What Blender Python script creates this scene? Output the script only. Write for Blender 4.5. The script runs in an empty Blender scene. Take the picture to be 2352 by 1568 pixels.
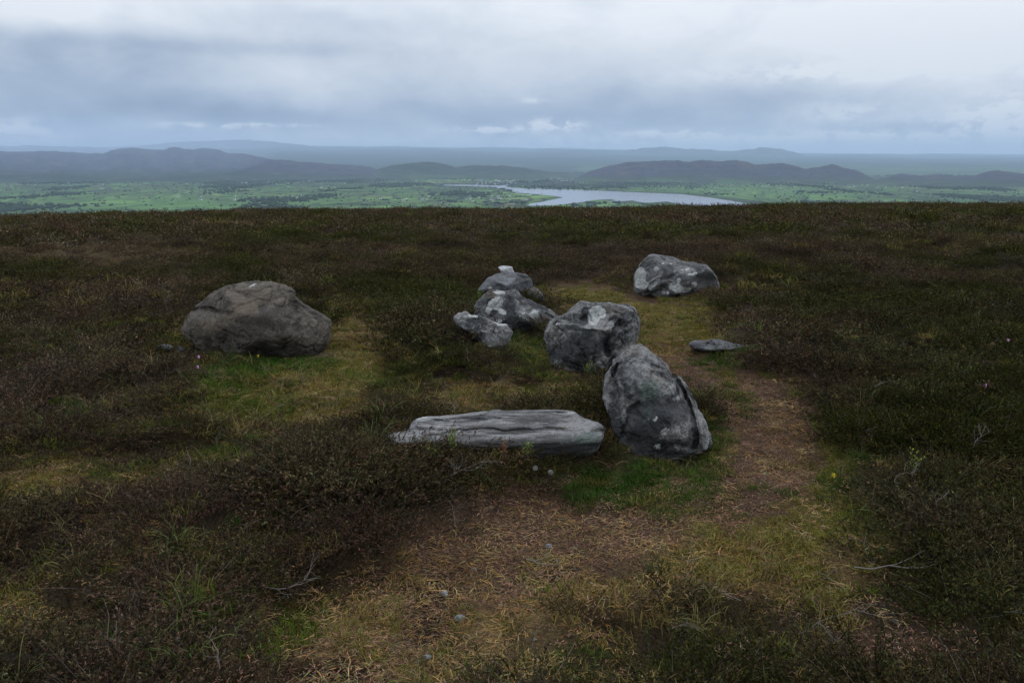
import bpy, math, random
import numpy as np
from mathutils import Vector
R = math.radians
rng = np.random.default_rng(7)
random.seed(7)
sc = bpy.context.scene
COL = sc.collection

# ------------------------------------------------------------------ camera
F = 1834.6; CX, CY = 1176.0, 784.0; PITCH = R(12.92); EYE = 1.6
SP, CP = math.sin(PITCH), math.cos(PITCH)
FWD = np.array([0, CP, -SP]); UP = np.array([0, SP, CP]); RT = np.array([1., 0, 0])
CAM = np.array([0, 0, EYE])
cam = bpy.data.cameras.new('camera'); camo = bpy.data.objects.new('camera', cam); COL.objects.link(camo)
camo.location = CAM; camo.rotation_euler = (math.pi/2 - PITCH, 0, 0)
cam.sensor_fit = 'HORIZONTAL'; cam.angle = 2*math.atan(CX/F)
cam.clip_start = 0.1; cam.clip_end = 150000
sc.camera = camo

# ------------------------------------------------------------------ colour management, sun, sky
sc.view_settings.view_transform = 'Standard'; sc.view_settings.look = 'None'
sc.view_settings.exposure = 0.0; sc.view_settings.gamma = 1.0; sc.view_settings.use_curve_mapping = False
sc.render.engine = 'CYCLES'
sc.cycles.use_denoising = True
sc.cycles.max_bounces = 5; sc.cycles.diffuse_bounces = 3; sc.cycles.glossy_bounces = 2
sc.cycles.volume_bounces = 2; sc.cycles.transparent_max_bounces = 4
sc.cycles.sample_clamp_indirect = 4
SUN_AZ, SUN_EL = R(28), R(48)          # azimuth from +Y towards +X
sun = bpy.data.lights.new('sun', 'SUN'); sun.energy = 0.55; sun.angle = R(20); sun.color = (1, 0.96, 0.9)
suno = bpy.data.objects.new('sun', sun); COL.objects.link(suno)
sd = Vector((math.sin(SUN_AZ)*math.cos(SUN_EL), math.cos(SUN_AZ)*math.cos(SUN_EL), math.sin(SUN_EL)))
suno.rotation_euler = sd.to_track_quat('Z', 'Y').to_euler()

class NT:
    """small node-tree helper"""
    def __init__(s, tree): s.t = tree; s.n = tree.nodes; s.l = tree.links
    def new(s, typ, **kw):
        n = s.n.new(typ)
        for k, v in kw.items(): setattr(n, k, v)
        return n
    def put(s, sock, v):
        if v is None: return
        if isinstance(v, bpy.types.NodeSocket): s.l.new(v, sock)
        else:
            if hasattr(sock.default_value, '__len__') and not hasattr(v, '__len__'): v = (v,)*len(sock.default_value)
            if hasattr(v, '__len__') and len(v) == 3 and len(sock.default_value) == 4: v = (*v, 1)
            sock.default_value = v
    def m(s, op, a, b=None, c=None, clamp=False):
        n = s.new('ShaderNodeMath', operation=op); n.use_clamp = clamp
        s.put(n.inputs[0], a); s.put(n.inputs[1], b); s.put(n.inputs[2], c)
        return n.outputs[0]
    def vm(s, op, a, b=None):
        n = s.new('ShaderNodeVectorMath', operation=op); s.put(n.inputs[0], a); s.put(n.inputs[1], b)
        return n.outputs[0]
    def mix(s, f, a, b, mode='MIX'):
        n = s.new('ShaderNodeMix', data_type='RGBA', blend_type=mode)
        s.put(n.inputs[0], f); s.put(n.inputs[6], a); s.put(n.inputs[7], b)
        return n.outputs[2]
    def noise(s, vec, scale, detail=4, rough=0.55, dist=0.0, out=0):
        n = s.new('ShaderNodeTexNoise'); s.put(n.inputs['Vector'], vec)
        n.inputs['Scale'].default_value = scale; n.inputs['Detail'].default_value = detail
        n.inputs['Roughness'].default_value = rough; n.inputs['Distortion'].default_value = dist
        return n.outputs[out]
    def step(s, v, a, b, lo=0.0, hi=1.0):
        n = s.new('ShaderNodeMapRange', interpolation_type='SMOOTHSTEP')
        s.put(n.inputs[0], v); s.put(n.inputs[1], a); s.put(n.inputs[2], b); s.put(n.inputs[3], lo); s.put(n.inputs[4], hi)
        return n.outputs[0]
    def ramp(s, v, stops):
        n = s.new('ShaderNodeValToRGB'); e = n.color_ramp.elements
        while len(e) < len(stops): e.new(0.5)
        for i, (p, c) in enumerate(stops): e[i].position = p; e[i].color = (*c, 1)
        s.put(n.inputs[0], v); return n.outputs[0]

def lin(r, g, b):
    return tuple(((c/255+0.055)/1.055)**2.4 if c > 10 else c/255/12.92 for c in (r, g, b))

world = bpy.data.worlds.new('World'); sc.world = world; world.use_nodes = True
W = NT(world.node_tree); W.n.clear()
tc = W.new('ShaderNodeTexCoord'); sx = W.new('ShaderNodeSeparateXYZ'); W.l.new(tc.outputs['Generated'], sx.inputs[0])
az = W.m('ARCTAN2', sx.outputs[0], sx.outputs[1]); el = W.m('ARCSINE', sx.outputs[2])
def azel(px, py):
    d = FWD + (px-CX)/F*RT + (CY-py)/F*UP; d /= np.linalg.norm(d)
    return math.atan2(d[0], d[1]), math.asin(d[2])
cmb = W.new('ShaderNodeCombineXYZ'); W.l.new(az, cmb.inputs[0]); W.l.new(W.m('MULTIPLY', el, 1.9), cmb.inputs[1])
cvec = cmb.outputs[0]
wn = W.new('ShaderNodeTexNoise'); W.l.new(cvec, wn.inputs['Vector']); wn.inputs['Scale'].default_value = 5; wn.inputs['Detail'].default_value = 4
wsep = W.new('ShaderNodeSeparateColor'); W.l.new(wn.outputs['Color'], wsep.inputs[0])
azw = W.m('ADD', az, W.m('MULTIPLY_ADD', wsep.outputs[0], 0.26, -0.13))
elw = W.m('ADD', el, W.m('MULTIPLY_ADD', wsep.outputs[1], 0.075, -0.0375))
CLOUDS = [  # pixel x, pixel y, radius x, radius y, brightness
    (90, 8, 190, 52, .42), (640, 20, 420, 50, .08), (480, 108, 330, 16, -.16), (820, 62, 260, 26, -.13), (120, 150, 300, 65, -.34), (330, 190, 60, 30, .05), (170, 165, 70, 40, .12),
    (260, 235, 360, 40, -.20), (560, 262, 330, 24, -.17), (900, 275, 420, 34, -.18), (1400, 255, 340, 42, -.12), (760, 170, 260, 40, .04),
    (1500, 30, 560, 90, .18), (2230, 70, 420, 100, .28), (1950, 165, 240, 18, .24), (2300, 120, 200, 30, .12), (1950, 120, 200, 22, -.08), (1800, 235, 420, 40, -.16), (2080, 295, 170, 14, -.24),
    (2285, 262, 95, 36, .62), (2230, 318, 180, 9, .65), (1960, 325, 120, 14, .34), (1262, 288, 50, 11, .50), (1930, 270, 60, 22, .26), (1225, 232, 26, 5, .28),
    (1120, 297, 60, 6, .42), (1560, 306, 110, 7, .40), (30, 285, 90, 24, .60), (470, 290, 70, 5, .30), (1500, 336, 560, 18, .22), (60, 320, 120, 8, .22),
    (430, 335, 330, 40, -.10), (620, 287, 90, 4, .22)]
v = W.m('MULTIPLY_ADD', W.noise(cvec, 3.2, 6, .52, .5), 0.44, 0.54)
v = W.m('ADD', v, W.m('MULTIPLY_ADD', W.noise(cvec, 9, 7, .62, .35), 0.46, -0.23))
rs = W.new('ShaderNodeCombineXYZ'); W.l.new(W.m('MULTIPLY', W.m('ADD', az, W.m('MULTIPLY', el, 0.5)), 34), rs.inputs[0]); W.l.new(W.m('MULTIPLY', el, 2.2), rs.inputs[1])
rainw = W.step(el, R(5.5), R(1.5))
v = W.m('ADD', v, W.m('MULTIPLY', W.m('MULTIPLY_ADD', W.noise(rs.outputs[0], 1, 3, .5), 0.14, -0.07), rainw))
for px, py, rx, ry, amp in CLOUDS:
    a0, e0 = azel(px, py); ra = rx/F; re = ry/F
    soft = 1 if ry > 20 else 0
    A_ = azw if soft else W.m('ADD', az, W.m('MULTIPLY_ADD', wsep.outputs[0], 0.10, -0.05))
    E_ = elw if soft else W.m('ADD', el, W.m('MULTIPLY_ADD', wsep.outputs[1], 0.012, -0.006))
    dx = W.m('DIVIDE', W.m('SUBTRACT', A_, a0), ra); dy = W.m('DIVIDE', W.m('SUBTRACT', E_, e0), re)
    q = W.m('ADD', W.m('MULTIPLY', dx, dx), W.m('MULTIPLY', dy, dy))
    g = W.m('EXPONENT', W.m('MULTIPLY', q, -0.8))
    if py > 280 and amp > .15: amp *= 2.0
    if ry <= 40 and amp > .2:          # cumulus tops have broken edges
        g = W.m('MULTIPLY', g, W.step(W.noise(cvec, 42, 6, .62), .40, .58))
    v = W.m('MULTIPLY_ADD', g, amp, v)
cloudc = W.ramp(v, [(0.0, lin(100, 116, 142)), (0.3, lin(136, 151, 175)), (0.5, lin(166, 180, 202)), (0.72, lin(206, 215, 228)), (1.0, lin(240, 244, 250))])
sky = W.new('ShaderNodeTexSky', sky_type='NISHITA'); sky.sun_disc = False
sky.sun_elevation = SUN_EL; sky.sun_rotation = SUN_AZ; sky.air_density = 1.5; sky.dust_density = 3
skyc = W.vm('MULTIPLY', sky.outputs[0], (0.05, 0.05, 0.05))
# an overcast sky is brighter towards the zenith (CIE overcast: (1 + 2 sin e) / 3)
zen = W.m('MULTIPLY_ADD', W.m('MAXIMUM', W.m('SUBTRACT', sx.outputs[2], 0.12), 0.0), 1.5, 1.0)
cloudc = W.vm('SCALE', cloudc); W.put(cloudc.node.inputs['Scale'], zen)
bg = W.new('ShaderNodeBackground'); W.put(bg.inputs[0], W.mix(0.95, skyc, cloudc)); bg.inputs[1].default_value = 1.0
wo = W.new('ShaderNodeOutputWorld'); W.l.new(bg.outputs[0], wo.inputs[0])
world.cycles.sampling_method = 'MANUAL'; world.cycles.sample_map_resolution = 512

# ------------------------------------------------------------------ numpy noise
_perm = np.random.default_rng(3).permutation(256); _perm = np.concatenate([_perm, _perm])
_g = np.random.default_rng(4).normal(size=(256, 3)); _g /= np.linalg.norm(_g, axis=1)[:, None]
def pn(x, y, z):
    x, y, z = np.broadcast_arrays(np.asarray(x, float), np.asarray(y, float), np.asarray(z, float))
    xi = np.floor(x).astype(int); yi = np.floor(y).astype(int); zi = np.floor(z).astype(int)
    fx, fy, fz = x-xi, y-yi, z-zi
    u, v_, w = (t*t*t*(t*(t*6-15)+10) for t in (fx, fy, fz))
    def gr(a, b, c):
        h = _perm[(_perm[(_perm[(xi+a) & 255]+(yi+b)) & 255]+(zi+c)) & 255]
        g = _g[h]; return g[..., 0]*(fx-a)+g[..., 1]*(fy-b)+g[..., 2]*(fz-c)
    def L(a, b, t): return a+(b-a)*t
    return 1.5*L(L(L(gr(0,0,0), gr(1,0,0), u), L(gr(0,1,0), gr(1,1,0), u), v_), L(L(gr(0,0,1), gr(1,0,1), u), L(gr(0,1,1), gr(1,1,1), u), v_), w)
def fbm(x, y, z=0., o=4, g=0.5):
    s = 0; a = 1; f = 1
    for i in range(o):
        s = s + a*pn(x*f+i*7.3, np.asarray(y)*f+i*3.1, np.asarray(z)*f+i*1.7); a *= g; f *= 2.03
    return s
def ss(a, b, x):
    t = np.clip((x-a)/(b-a), 0, 1); return t*t*(3-2*t)

# ------------------------------------------------------------------ object helpers
def mesh(name, V, Fc, mats=(), smooth=True, mi=None):
    me = bpy.data.meshes.new(name); V = np.asarray(V, np.float32)
    if isinstance(Fc, np.ndarray):
        k = Fc.shape[1]; n = len(Fc)
        me.vertices.add(len(V)); me.vertices.foreach_set('co', V.ravel())
        me.loops.add(n*k); me.loops.foreach_set('vertex_index', Fc.ravel().astype(np.int32))
        me.polygons.add(n); me.polygons.foreach_set('loop_start', np.arange(n, dtype=np.int32)*k)
        me.update(calc_edges=True)
    else:
        me.from_pydata([tuple(map(float, p)) for p in V], [], Fc)
    for m_ in mats: me.materials.append(m_)
    if mi is not None: me.polygons.foreach_set('material_index', np.asarray(mi, np.int32))
    me.polygons.foreach_set('use_smooth', np.full(len(me.polygons), smooth))
    me.update(); return me
def tag(o, label=None, cat=None, group=None, kind=None):
    for k, val in (('label', label), ('category', cat), ('group', group), ('kind', kind)):
        if val: o[k] = val
    return o
def link(name, me, parent=None):
    o = bpy.data.objects.new(name, me); COL.objects.link(o)
    if parent: o.parent = parent
    return o
def vcol(me, name, arr):
    a = me.attributes.new(name, 'FLOAT_COLOR', 'POINT')
    arr = np.asarray(arr, np.float32)
    if arr.shape[1] == 3: arr = np.hstack([arr, np.ones((len(arr), 1), np.float32)])
    a.data.foreach_set('color', arr.ravel())

def newmat(name):
    m_ = bpy.data.materials.new(name); m_.use_nodes = True; t = NT(m_.node_tree); t.n.clear()
    o = t.new('ShaderNodeOutputMaterial'); return m_, t, o
def princ(t, o, col, rough=0.9, bump=None, spec=0.3):
    p = t.new('ShaderNodeBsdfPrincipled'); t.put(p.inputs['Base Color'], col); t.put(p.inputs['Roughness'], rough)
    p.inputs['Specular IOR Level'].default_value = spec
    if bump is not None:
        b = t.new('ShaderNodeBump'); b.inputs['Strength'].default_value = bump[1]; b.inputs['Distance'].default_value = bump[2]
        t.put(b.inputs['Height'], bump[0]); t.l.new(b.outputs[0], p.inputs['Normal'])
    t.l.new(p.outputs[0], o.inputs[0]); return p
def objco(t): return t.new('ShaderNodeTexCoord').outputs['Object']

# ------------------------------------------------------------------ moor ground function
HILLX = np.array([-600, 0, 420, 800, 1176, 1500, 1850, 2100, 2352, 2900])
HILLY = np.array([514, 509, 494, 490, 490, 485, 476, 476, 478, 482])
_d = FWD[None] + ((HILLX-CX)/F)[:, None]*RT + ((CY-HILLY-3)/F)[:, None]*UP
_az = np.arctan2(_d[:, 0], _d[:, 1]); _sl = -_d[:, 2]/np.hypot(_d[:, 0], _d[:, 1])
VALLEY = -200.0
def proj(x, y, z):
    p = np.stack([x-CAM[0], y-CAM[1], z-CAM[2]], -1); d = p@FWD
    d = np.where(d < .05, .05, d)
    return CX+F*(p@RT)/d, CY-F*(p@UP)/d, p@FWD
def base_ground(x, y):
    r = np.hypot(x, y); a = np.arctan2(x, y)
    s = np.interp(a, _az, _sl); Rr = 2.9/s**2
    s = np.where(np.abs(a) > 1.2, 0.06, s)
    z = -np.minimum(r, 75)**2/(2*Rr) - np.maximum(r-75, 0)*0.2
    return np.maximum(z, VALLEY-5)
# ground cover zones, laid out from where they are seen; each an ellipse (x, y, rx, ry, angle, weight)
ZONES = {
 'bare': [(1330,1195,200,55,-5,1),(1240,1290,190,55,-10,1),(1040,1250,90,40,0,.7),(1000,1340,110,50,0,.6),(990,1440,70,55,0,1.2),(1760,1060,85,105,10,1.1),
          (1790,960,70,50,0,1.0),(1700,900,100,46,25,1.2),(1570,832,95,30,25,1.3),(1480,685,35,9,0,1),(1330,664,60,9,0,.7),(740,1545,140,35,0,1),(1130,1170,110,30,0,.6),
          (2050,1260,40,20,0,.5),(2050,1480,130,60,0,.5),(1150,1230,200,50,-5,.5),(1620,1090,70,70,0,.4),(1850,1010,60,60,0,.5),(2200,1560,140,40,0,.5),(1650,1120,90,40,0,.7),(1500,1170,90,30,0,.7)],
 'straw': [(1120,1400,330,110,-12,1),(880,1460,220,80,0,.9),(1000,1560,260,60,0,.9),(1620,1210,230,60,0,.8),(1500,770,45,50,0,1),(1400,705,110,22,8,1.1),(1350,672,90,14,0,.9),
          (1180,915,170,22,0,.7),(760,880,75,40,20,.9),(810,795,75,55,0,1.0),(700,960,150,30,0,.6),(820,1180,150,40,0,.0),(170,1110,210,36,0,.9),(40,1150,120,30,0,.6),(330,1330,160,40,0,.4),(90,1420,120,40,0,.45),(1100,1120,110,20,0,.5),
          (1850,1330,140,45,0,.9),(1830,1010,60,90,0,.7),(1500,860,30,20,0,.5),(1680,1290,120,50,0,.5),(520,1290,130,30,0,.6),(560,1400,80,30,0,.4),(600,900,120,30,0,.5),
          (820,700,70,20,0,.4),(430,760,60,35,0,.5),(1050,1270,110,50,0,.9),(250,610,300,22,0,.45),(1560,735,60,60,0,.6)],
 'green': [(650,842,115,18,0,1.2),(1440,1115,130,20,2,1.3),(1560,1095,110,38,0,1.2),(1645,1010,32,60,0,1.2),(1235,822,55,30,0,1),(1180,775,30,25,0,.9),(500,1060,70,38,0,1.1),
           (1660,822,70,16,0,.9),(1110,710,30,20,0,.8),(730,800,40,25,0,.6),(300,1500,140,50,0,.5),(1480,860,30,20,0,.5),(1900,1110,60,30,0,.6),(560,890,110,35,0,.7),
           (1300,1560,100,30,0,.4),(180,960,60,25,0,.4),(650,1230,100,50,0,.3),(1680,900,60,20,25,.3)],
 'moss': [(1860,1185,85,60,0,1.1),(1905,1110,45,60,0,.8),(1740,1290,100,35,0,.8),(1390,700,90,18,8,.6),(1490,745,40,40,0,.6),(1920,1040,35,50,0,1),(1340,735,40,12,0,.9),
          (1700,1240,120,40,0,.5),(1090,1420,40,15,0,.3),(1230,860,50,16,0,.8),(1620,780,50,18,0,.7),(1250,1390,60,14,0,.4),(640,1010,60,20,0,.2),(1750,675,70,16,0,.5),(760,850,110,36,0,.8),(560,955,160,36,0,.6),(1590,735,50,40,0,.7),(1990,1240,60,50,0,.5)],
}
MOUNDS = [(975,790,75,38,.20),(1290,885,90,26,.12),(1400,915,60,25,.1),(760,1150,210,70,.12),(1090,1088,200,20,.10),(1360,1470,210,60,.10),(1300,870,60,20,.1),
          (260,880,200,40,.08),(2150,1050,220,80,.12),(2120,1250,180,60,.08),(400,930,120,30,.08),(1680,950,40,20,.0)]
def ell(px, py, cx, cy, rx, ry, an=0.):
    c, s = math.cos(R(an)), math.sin(R(an)); dx, dy = px-cx, py-cy
    return ((dx*c+dy*s)/rx)**2 + ((-dx*s+dy*c)/ry)**2
def zones(x, y):
    z = base_ground(x, y); px, py, d = proj(x, y, z)
    k = 90/np.maximum(d, 1)
    px = px + k*2.2*fbm(x*1.6, y*1.6, 5.5, 3); py = py + k*1.1*fbm(x*1.6, y*1.6, 9.5, 3)
    out = {}
    for n_, L_ in ZONES.items():
        w = np.zeros_like(px)
        for (cx, cy, rx, ry, an, wt) in L_:
            w = w + wt*np.exp(-0.7*ell(px, py, cx, cy, rx, ry, an)**1.3)
        out[n_] = np.where(d > .3, np.minimum(w, 1.3), 0)
    return out
def mounds(x, y):
    z = base_ground(x, y); px, py, d = proj(x, y, z); h = np.zeros_like(px)
    for (cx, cy, rx, ry, a) in MOUNDS: h = h + a*np.exp(-0.8*ell(px, py, cx, cy, rx, ry))
    return np.where(d > .3, h, 0)
def hummock(x, y):
    wx = x+.25*fbm(x*1.1, y*1.1, 6.6, 2); wy = y+.25*fbm(x*1.1, y*1.1, 7.7, 2)
    return np.clip(1.25-2.6*np.abs(pn(wx*1.35, wy*1.35, 12.1))-.5*np.abs(pn(wx*3.1, wy*3.1, 4.4)), 0, 1)
def inner(x, y):
    px, py, d = proj(x, y, base_ground(x, y))
    return np.clip(np.exp(-ell(px, py, 1000, 915, 300, 65))+np.exp(-ell(px, py, 560, 920, 230, 80))+.8*np.exp(-ell(px, py, 900, 1040, 90, 40))+.7*np.exp(-ell(px, py, 1500, 1400, 330, 110))+.6*np.exp(-ell(px, py, 250, 1150, 330, 100)), 0, 1)*(d > .3)
def ground(x, y, Z=None):
    x = np.asarray(x, float); y = np.asarray(y, float); r = np.hypot(x, y)
    if Z is None: Z = zones(x, y)
    op = np.clip(Z['bare']+Z['straw']*.8+Z['green']*.8+Z['moss']*.8, 0, 1)
    z = base_ground(x, y)
    z = z + 0.05*fbm(x*.45, y*.45, 1.3, 3)*ss(0, 3, r)
    z = z + .22*hummock(x*.45+5, y*.38)*ss(9, 18, r)*np.minimum(1, 70/np.maximum(r, 1))
    z = z + (1-op)*(0.05*fbm(x*1.7, y*1.7, 4.1, 3)+0.03) + op*0.012*fbm(x*6, y*6, 2.2, 4)+(1-op)*.12*(hummock(x, y)-.45)
    z = z + 0.10*fbm(x*.16, y*.16, 8.3, 3)*ss(12, 35, r)*np.minimum(1, 200/np.maximum(r, 1))
    z = z - 0.035*np.clip(Z['bare'], 0, 1)
    return z + mounds(x, y)*0.6
def at(px, py, it=25):
    """the point of the moor seen at a pixel"""
    d = FWD + (px-CX)/F*RT + (CY-py)/F*UP; t = 1.5
    for _ in range(400):
        p = CAM + d*t; h = p[2]-float(ground(p[0], p[1]))
        if h < 0.004: break
        t += max(h*0.8, .004)
    return CAM + d*t, t
def plane_at(px, py, z=VALLEY):
    d = FWD + (px-CX)/F*RT + (CY-py)/F*UP
    return CAM + d*((z-CAM[2])/d[2])

# ------------------------------------------------------------------ ground sheet
a_front = np.linspace(-R(42), R(42), 330); a_back = np.linspace(R(42), R(318), 60)[1:-1]
ang = np.concatenate([a_front, a_back]); rad = np.concatenate([[0.25, .6, .9], np.geomspace(1.2, 75, 620), np.geomspace(80, 1600, 40)])
AA, RR = np.meshgrid(ang, rad, indexing='xy'); gx = (RR*np.sin(AA)).ravel(); gy = (RR*np.cos(AA)).ravel()
GZ = zones(gx, gy); gz = ground(gx, gy, GZ)
na, nr = len(ang), len(rad); idx = np.arange(na*nr).reshape(nr, na); nxt = np.roll(idx, -1, axis=1)
Fq = np.stack([idx[:-1], idx[1:], nxt[1:], nxt[:-1]], -1).reshape(-1, 4)
mm, t, o = newmat('moor_soil')
att = t.new('ShaderNodeAttribute', attribute_name='cover').outputs['Color']
oc = objco(t)
n1 = t.noise(oc, 9, 5, .65); n2 = t.noise(oc, 60, 4, .7)
c = t.mix(1.0, att, t.ramp(n1, [(0.3, (.55, .55, .55)), (.7, (1.4, 1.35, 1.3))]), 'MULTIPLY')
c = t.mix(1.0, c, t.ramp(n2, [(0.3, (.45, .45, .45)), (.7, (1.6, 1.55, 1.45))]), 'MULTIPLY')
n3 = t.noise(oc, 170, 3, .7); c = t.mix(1.0, c, t.ramp(n3, [(0.35, (.5, .5, .5)), (.65, (1.7, 1.6, 1.5))]), 'MULTIPLY')
princ(t, o, c, .95, (t.m('ADD', n1, t.m('MULTIPLY_ADD', n2, .35, t.m('MULTIPLY', n3, .12))), 1.0, .06), .15)
me = mesh('moor', np.stack([gx, gy, gz], 1), Fq, [mm])
C_ = {'heath': (.022, .016, .008), 'bare': (.074, .046, .031), 'straw': (.12, .086, .038), 'green': (.03, .048, .008), 'moss': (.08, .078, .014)}
cc = np.tile(np.array(C_['heath']), (len(gx), 1)); nn = fbm(gx*.35, gy*.35, 3, 3)
cc = cc*(1+0.5*nn[:, None])
for k in ('straw', 'moss', 'green', 'bare'):
    w = np.clip(GZ[k], 0, 1)[:, None]; cc = cc*(1-w)+w*np.array(C_[k])
px_, py_, d_ = proj(gx, gy, gz)
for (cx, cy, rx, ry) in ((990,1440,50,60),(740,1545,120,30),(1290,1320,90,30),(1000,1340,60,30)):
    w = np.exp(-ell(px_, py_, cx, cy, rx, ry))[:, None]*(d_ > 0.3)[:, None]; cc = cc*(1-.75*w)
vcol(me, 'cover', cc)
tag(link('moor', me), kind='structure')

# ------------------------------------------------------------------ rocks
def zr(ox, oy, s, pts): return [((ox+x/s)*.9408, (oy+y/s)*.9408) for x, y in pts]
ZA = (400, 640, 5.113); ZB = (1080, 620, 4.523); ZH = (1420, 780, 3.409); ZI = (920, 960, 4.055); ZJ = (1500, 600, 5.6)
def rockmat(name, base, dark, pale, speck=.5, warm=(.11, .085, .062), bs=1.0, stretch=None):
    m_, t, o = newmat(name); oc = objco(t)
    if stretch: 
        mp = t.new('ShaderNodeMapping'); t.l.new(oc, mp.inputs[0]); mp.inputs['Scale'].default_value = stretch; ocs = mp.outputs[0]
    else: ocs = oc
    pa = t.new('ShaderNodeAttribute', attribute_name='paint'); sp = t.new('ShaderNodeSeparateColor'); t.l.new(pa.outputs['Color'], sp.inputs[0])
    al = pa.outputs['Alpha']
    nA = t.noise(ocs, 5, 6, .65, .4); nB = t.noise(ocs, 22, 5, .7, .2); nC = t.noise(oc, 110, 3, .7)
    c = t.mix(t.step(nA, .42, .58), dark, base)
    c = t.mix(t.m('MULTIPLY', t.step(nB, .52, .61), .62), c, dark)
    c = t.mix(t.m('MULTIPLY', t.step(t.noise(ocs, 13, 5, .75, .6), .57, .63), speck), c, pale)
    wn_ = t.m('MULTIPLY_ADD', t.noise(oc, 14, 5, .7), .9, -.45)
    wf = t.m('MULTIPLY_ADD', t.noise(oc, 60, 4, .7), 1.1, -.55)
    wB = t.m('ADD', wn_, wf)
    c = t.mix(t.m('MULTIPLY', t.step(t.m('ADD', sp.outputs[2], wB), .3, .8), .85), c, warm)
    c = t.mix(t.m('MULTIPLY', t.step(t.m('ADD', al, wB), .3, .8), .6), c, (.085, .125, .10))
    c = t.mix(t.m('MULTIPLY', t.step(t.m('ADD', sp.outputs[1], wB), .3, .75), .85), c, dark)  # dark blotches, plus shade of lower faces and hollows painted into the colour
    pf = t.m('ADD', sp.outputs[0], t.m('MULTIPLY', wB, .72))
    plc = t.mix(t.step(t.noise(oc, 30, 4, .7), .35, .65), (.40, .40, .38), (.56, .56, .53))
    c = t.mix(t.m('MULTIPLY', t.step(pf, .47, .52), .92), c, plc)
    c = t.mix(1.0, c, t.ramp(nC, [(.3, (.62, .62, .62)), (.7, (1.35, 1.35, 1.35))]), 'MULTIPLY')
    h = t.m('ADD', t.m('MULTIPLY', nA, 1.2), t.m('MULTIPLY_ADD', nB, .6, t.m('MULTIPLY', nC, .22)))
    h = t.m('ADD', h, t.m('MULTIPLY', t.step(pf, .44, .56), .05))
    princ(t, o, c, .88, (h, 1.0, .05*bs), .2)
    return m_
_ico = {}
def ico(sub):
    if sub not in _ico:
        import bmesh
        bm = bmesh.new(); bmesh.ops.create_icosphere(bm, subdivisions=sub, radius=1.0)
        bm.verts.ensure_lookup_table()
        _ico[sub] = (np.array([v_.co[:] for v_ in bm.verts]), np.array([[q.index for q in f.verts] for f in bm.faces])); bm.free()
    return _ico[sub]
FOOT = []
def rock(name, pts, base_px, thick, n=2.6, sub=6, lean=0., planes=(), bumps=(), creases=(), paint=(), noise=(.03, .012, .004), nscale=3.0,
         mat=None, label='', cat='boulder', aniso=None, seed=0, setback=.35, soft=.05, foot=True, group=None, D=None, strata=None, edge=None):
    pts = np.array(pts, float)
    cx = (pts[:, 0].min()+pts[:, 0].max())/2; cy = (pts[:, 1].min()+pts[:, 1].max())/2
    if D is None:
        g0, D = at(*base_px); D += thick*setback
    # star-shaped outline as a radius per angle
    th = np.linspace(-math.pi, math.pi, 721); rad_ = np.zeros(721)
    P0 = pts-[cx, cy]; P1 = np.roll(P0, -1, axis=0)
    for i, a in enumerate(th):
        dx, dy = math.cos(a), -math.sin(a); e = P1-P0; den = dx*e[:, 1]-dy*e[:, 0]
        den = np.where(abs(den) < 1e-9, 1e-9, den)
        tt = (P0[:, 0]*e[:, 1]-P0[:, 1]*e[:, 0])/den; uu = (P0[:, 0]*dy-P0[:, 1]*dx)/den
        ok = (tt > 0) & (uu >= -1e-6) & (uu <= 1+1e-6); rad_[i] = tt[ok].max() if ok.any() else 1
    ker = np.array([1, 2, 3, 2, 1.])/9; rs_ = np.convolve(np.concatenate([rad_[-3:-1], rad_, rad_[1:3]]), ker, 'valid')
    d, Fc = ico(sub)
    ang_ = np.arctan2(d[:, 2], d[:, 0]); sphi = np.hypot(d[:, 0], d[:, 2]); 
    rho = np.clip(sphi, 0, 1)**(2/n)*1.0; dl = np.abs(d[:, 1])**(2/n)
    rho = np.where(sphi < 1e-6, 0, rho)
    qx, qz = rho*np.cos(ang_), rho*np.sin(ang_)
    front = d[:, 1] < 0
    dd = dl.copy()
    for (a, b, c) in planes:
        pl = np.maximum(a+b*qx+c*qz, 0.02)
        kk = soft; hh = np.clip(.5+.5*(pl-dd)/kk, 0, 1); sm = pl*(1-hh)+dd*hh-kk*hh*(1-hh)
        dd = np.where(front, np.maximum(sm, 0), dd)
    Rr = np.interp(ang_, th, rs_)
    px = cx+qx*Rr; py = cy-qz*Rr
    off = np.where(front, dd, -dl)*thick*.5
    fw = ss(0.0, .25, -d[:, 1])
    for b in bumps:
        bx, by, sx_, sy_, amp = b[:5]; an = b[5] if len(b) > 5 else 0
        off = off+fw*amp*np.exp(-ell(px, py, bx, by, sx_, sy_, an))
    def polyd(pl):
        best = np.full(len(px), 1e9)
        for (x0, y0), (x1, y1) in zip(pl[:-1], pl[1:]):
            ex, ey = x1-x0, y1-y0; tt = np.clip(((px-x0)*ex+(py-y0)*ey)/(ex*ex+ey*ey+1e-9), 0, 1)
            best = np.minimum(best, np.hypot(px-x0-tt*ex, py-y0-tt*ey))
        return best
    s3 = seed*13.7
    wob = 2.0*fbm(px*.05, py*.05, s3, 3)
    for (pl, w_, dep) in creases:
        off = off-fw*dep*np.exp(-((polyd(pl)+wob*.5)/w_)**2)
    if strata:                       # broken bedding: layers that stand out by different amounts and stop at different places
        hL, aL = strata; yy = py-.055*(px-cx)*-.6+3.0*fbm(px*.012, py*.03, s3, 3); li = yy/hL; l0 = np.floor(li); fr = li-l0
        def lay(k): return np.sin(k*127.1+px*0)*.5+.9*ss(-.15, .15, fbm(px*.012+k*9.7, 0*px, k*3.3, 2))-.45
        off = off+fw*aL*(lay(l0)*(1-ss(.86, 1., fr))+lay(l0+1)*ss(.86, 1., fr))
    v_ = (CY-py)/F; u_ = (px-CX)/F
    rise = cy-py
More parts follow.
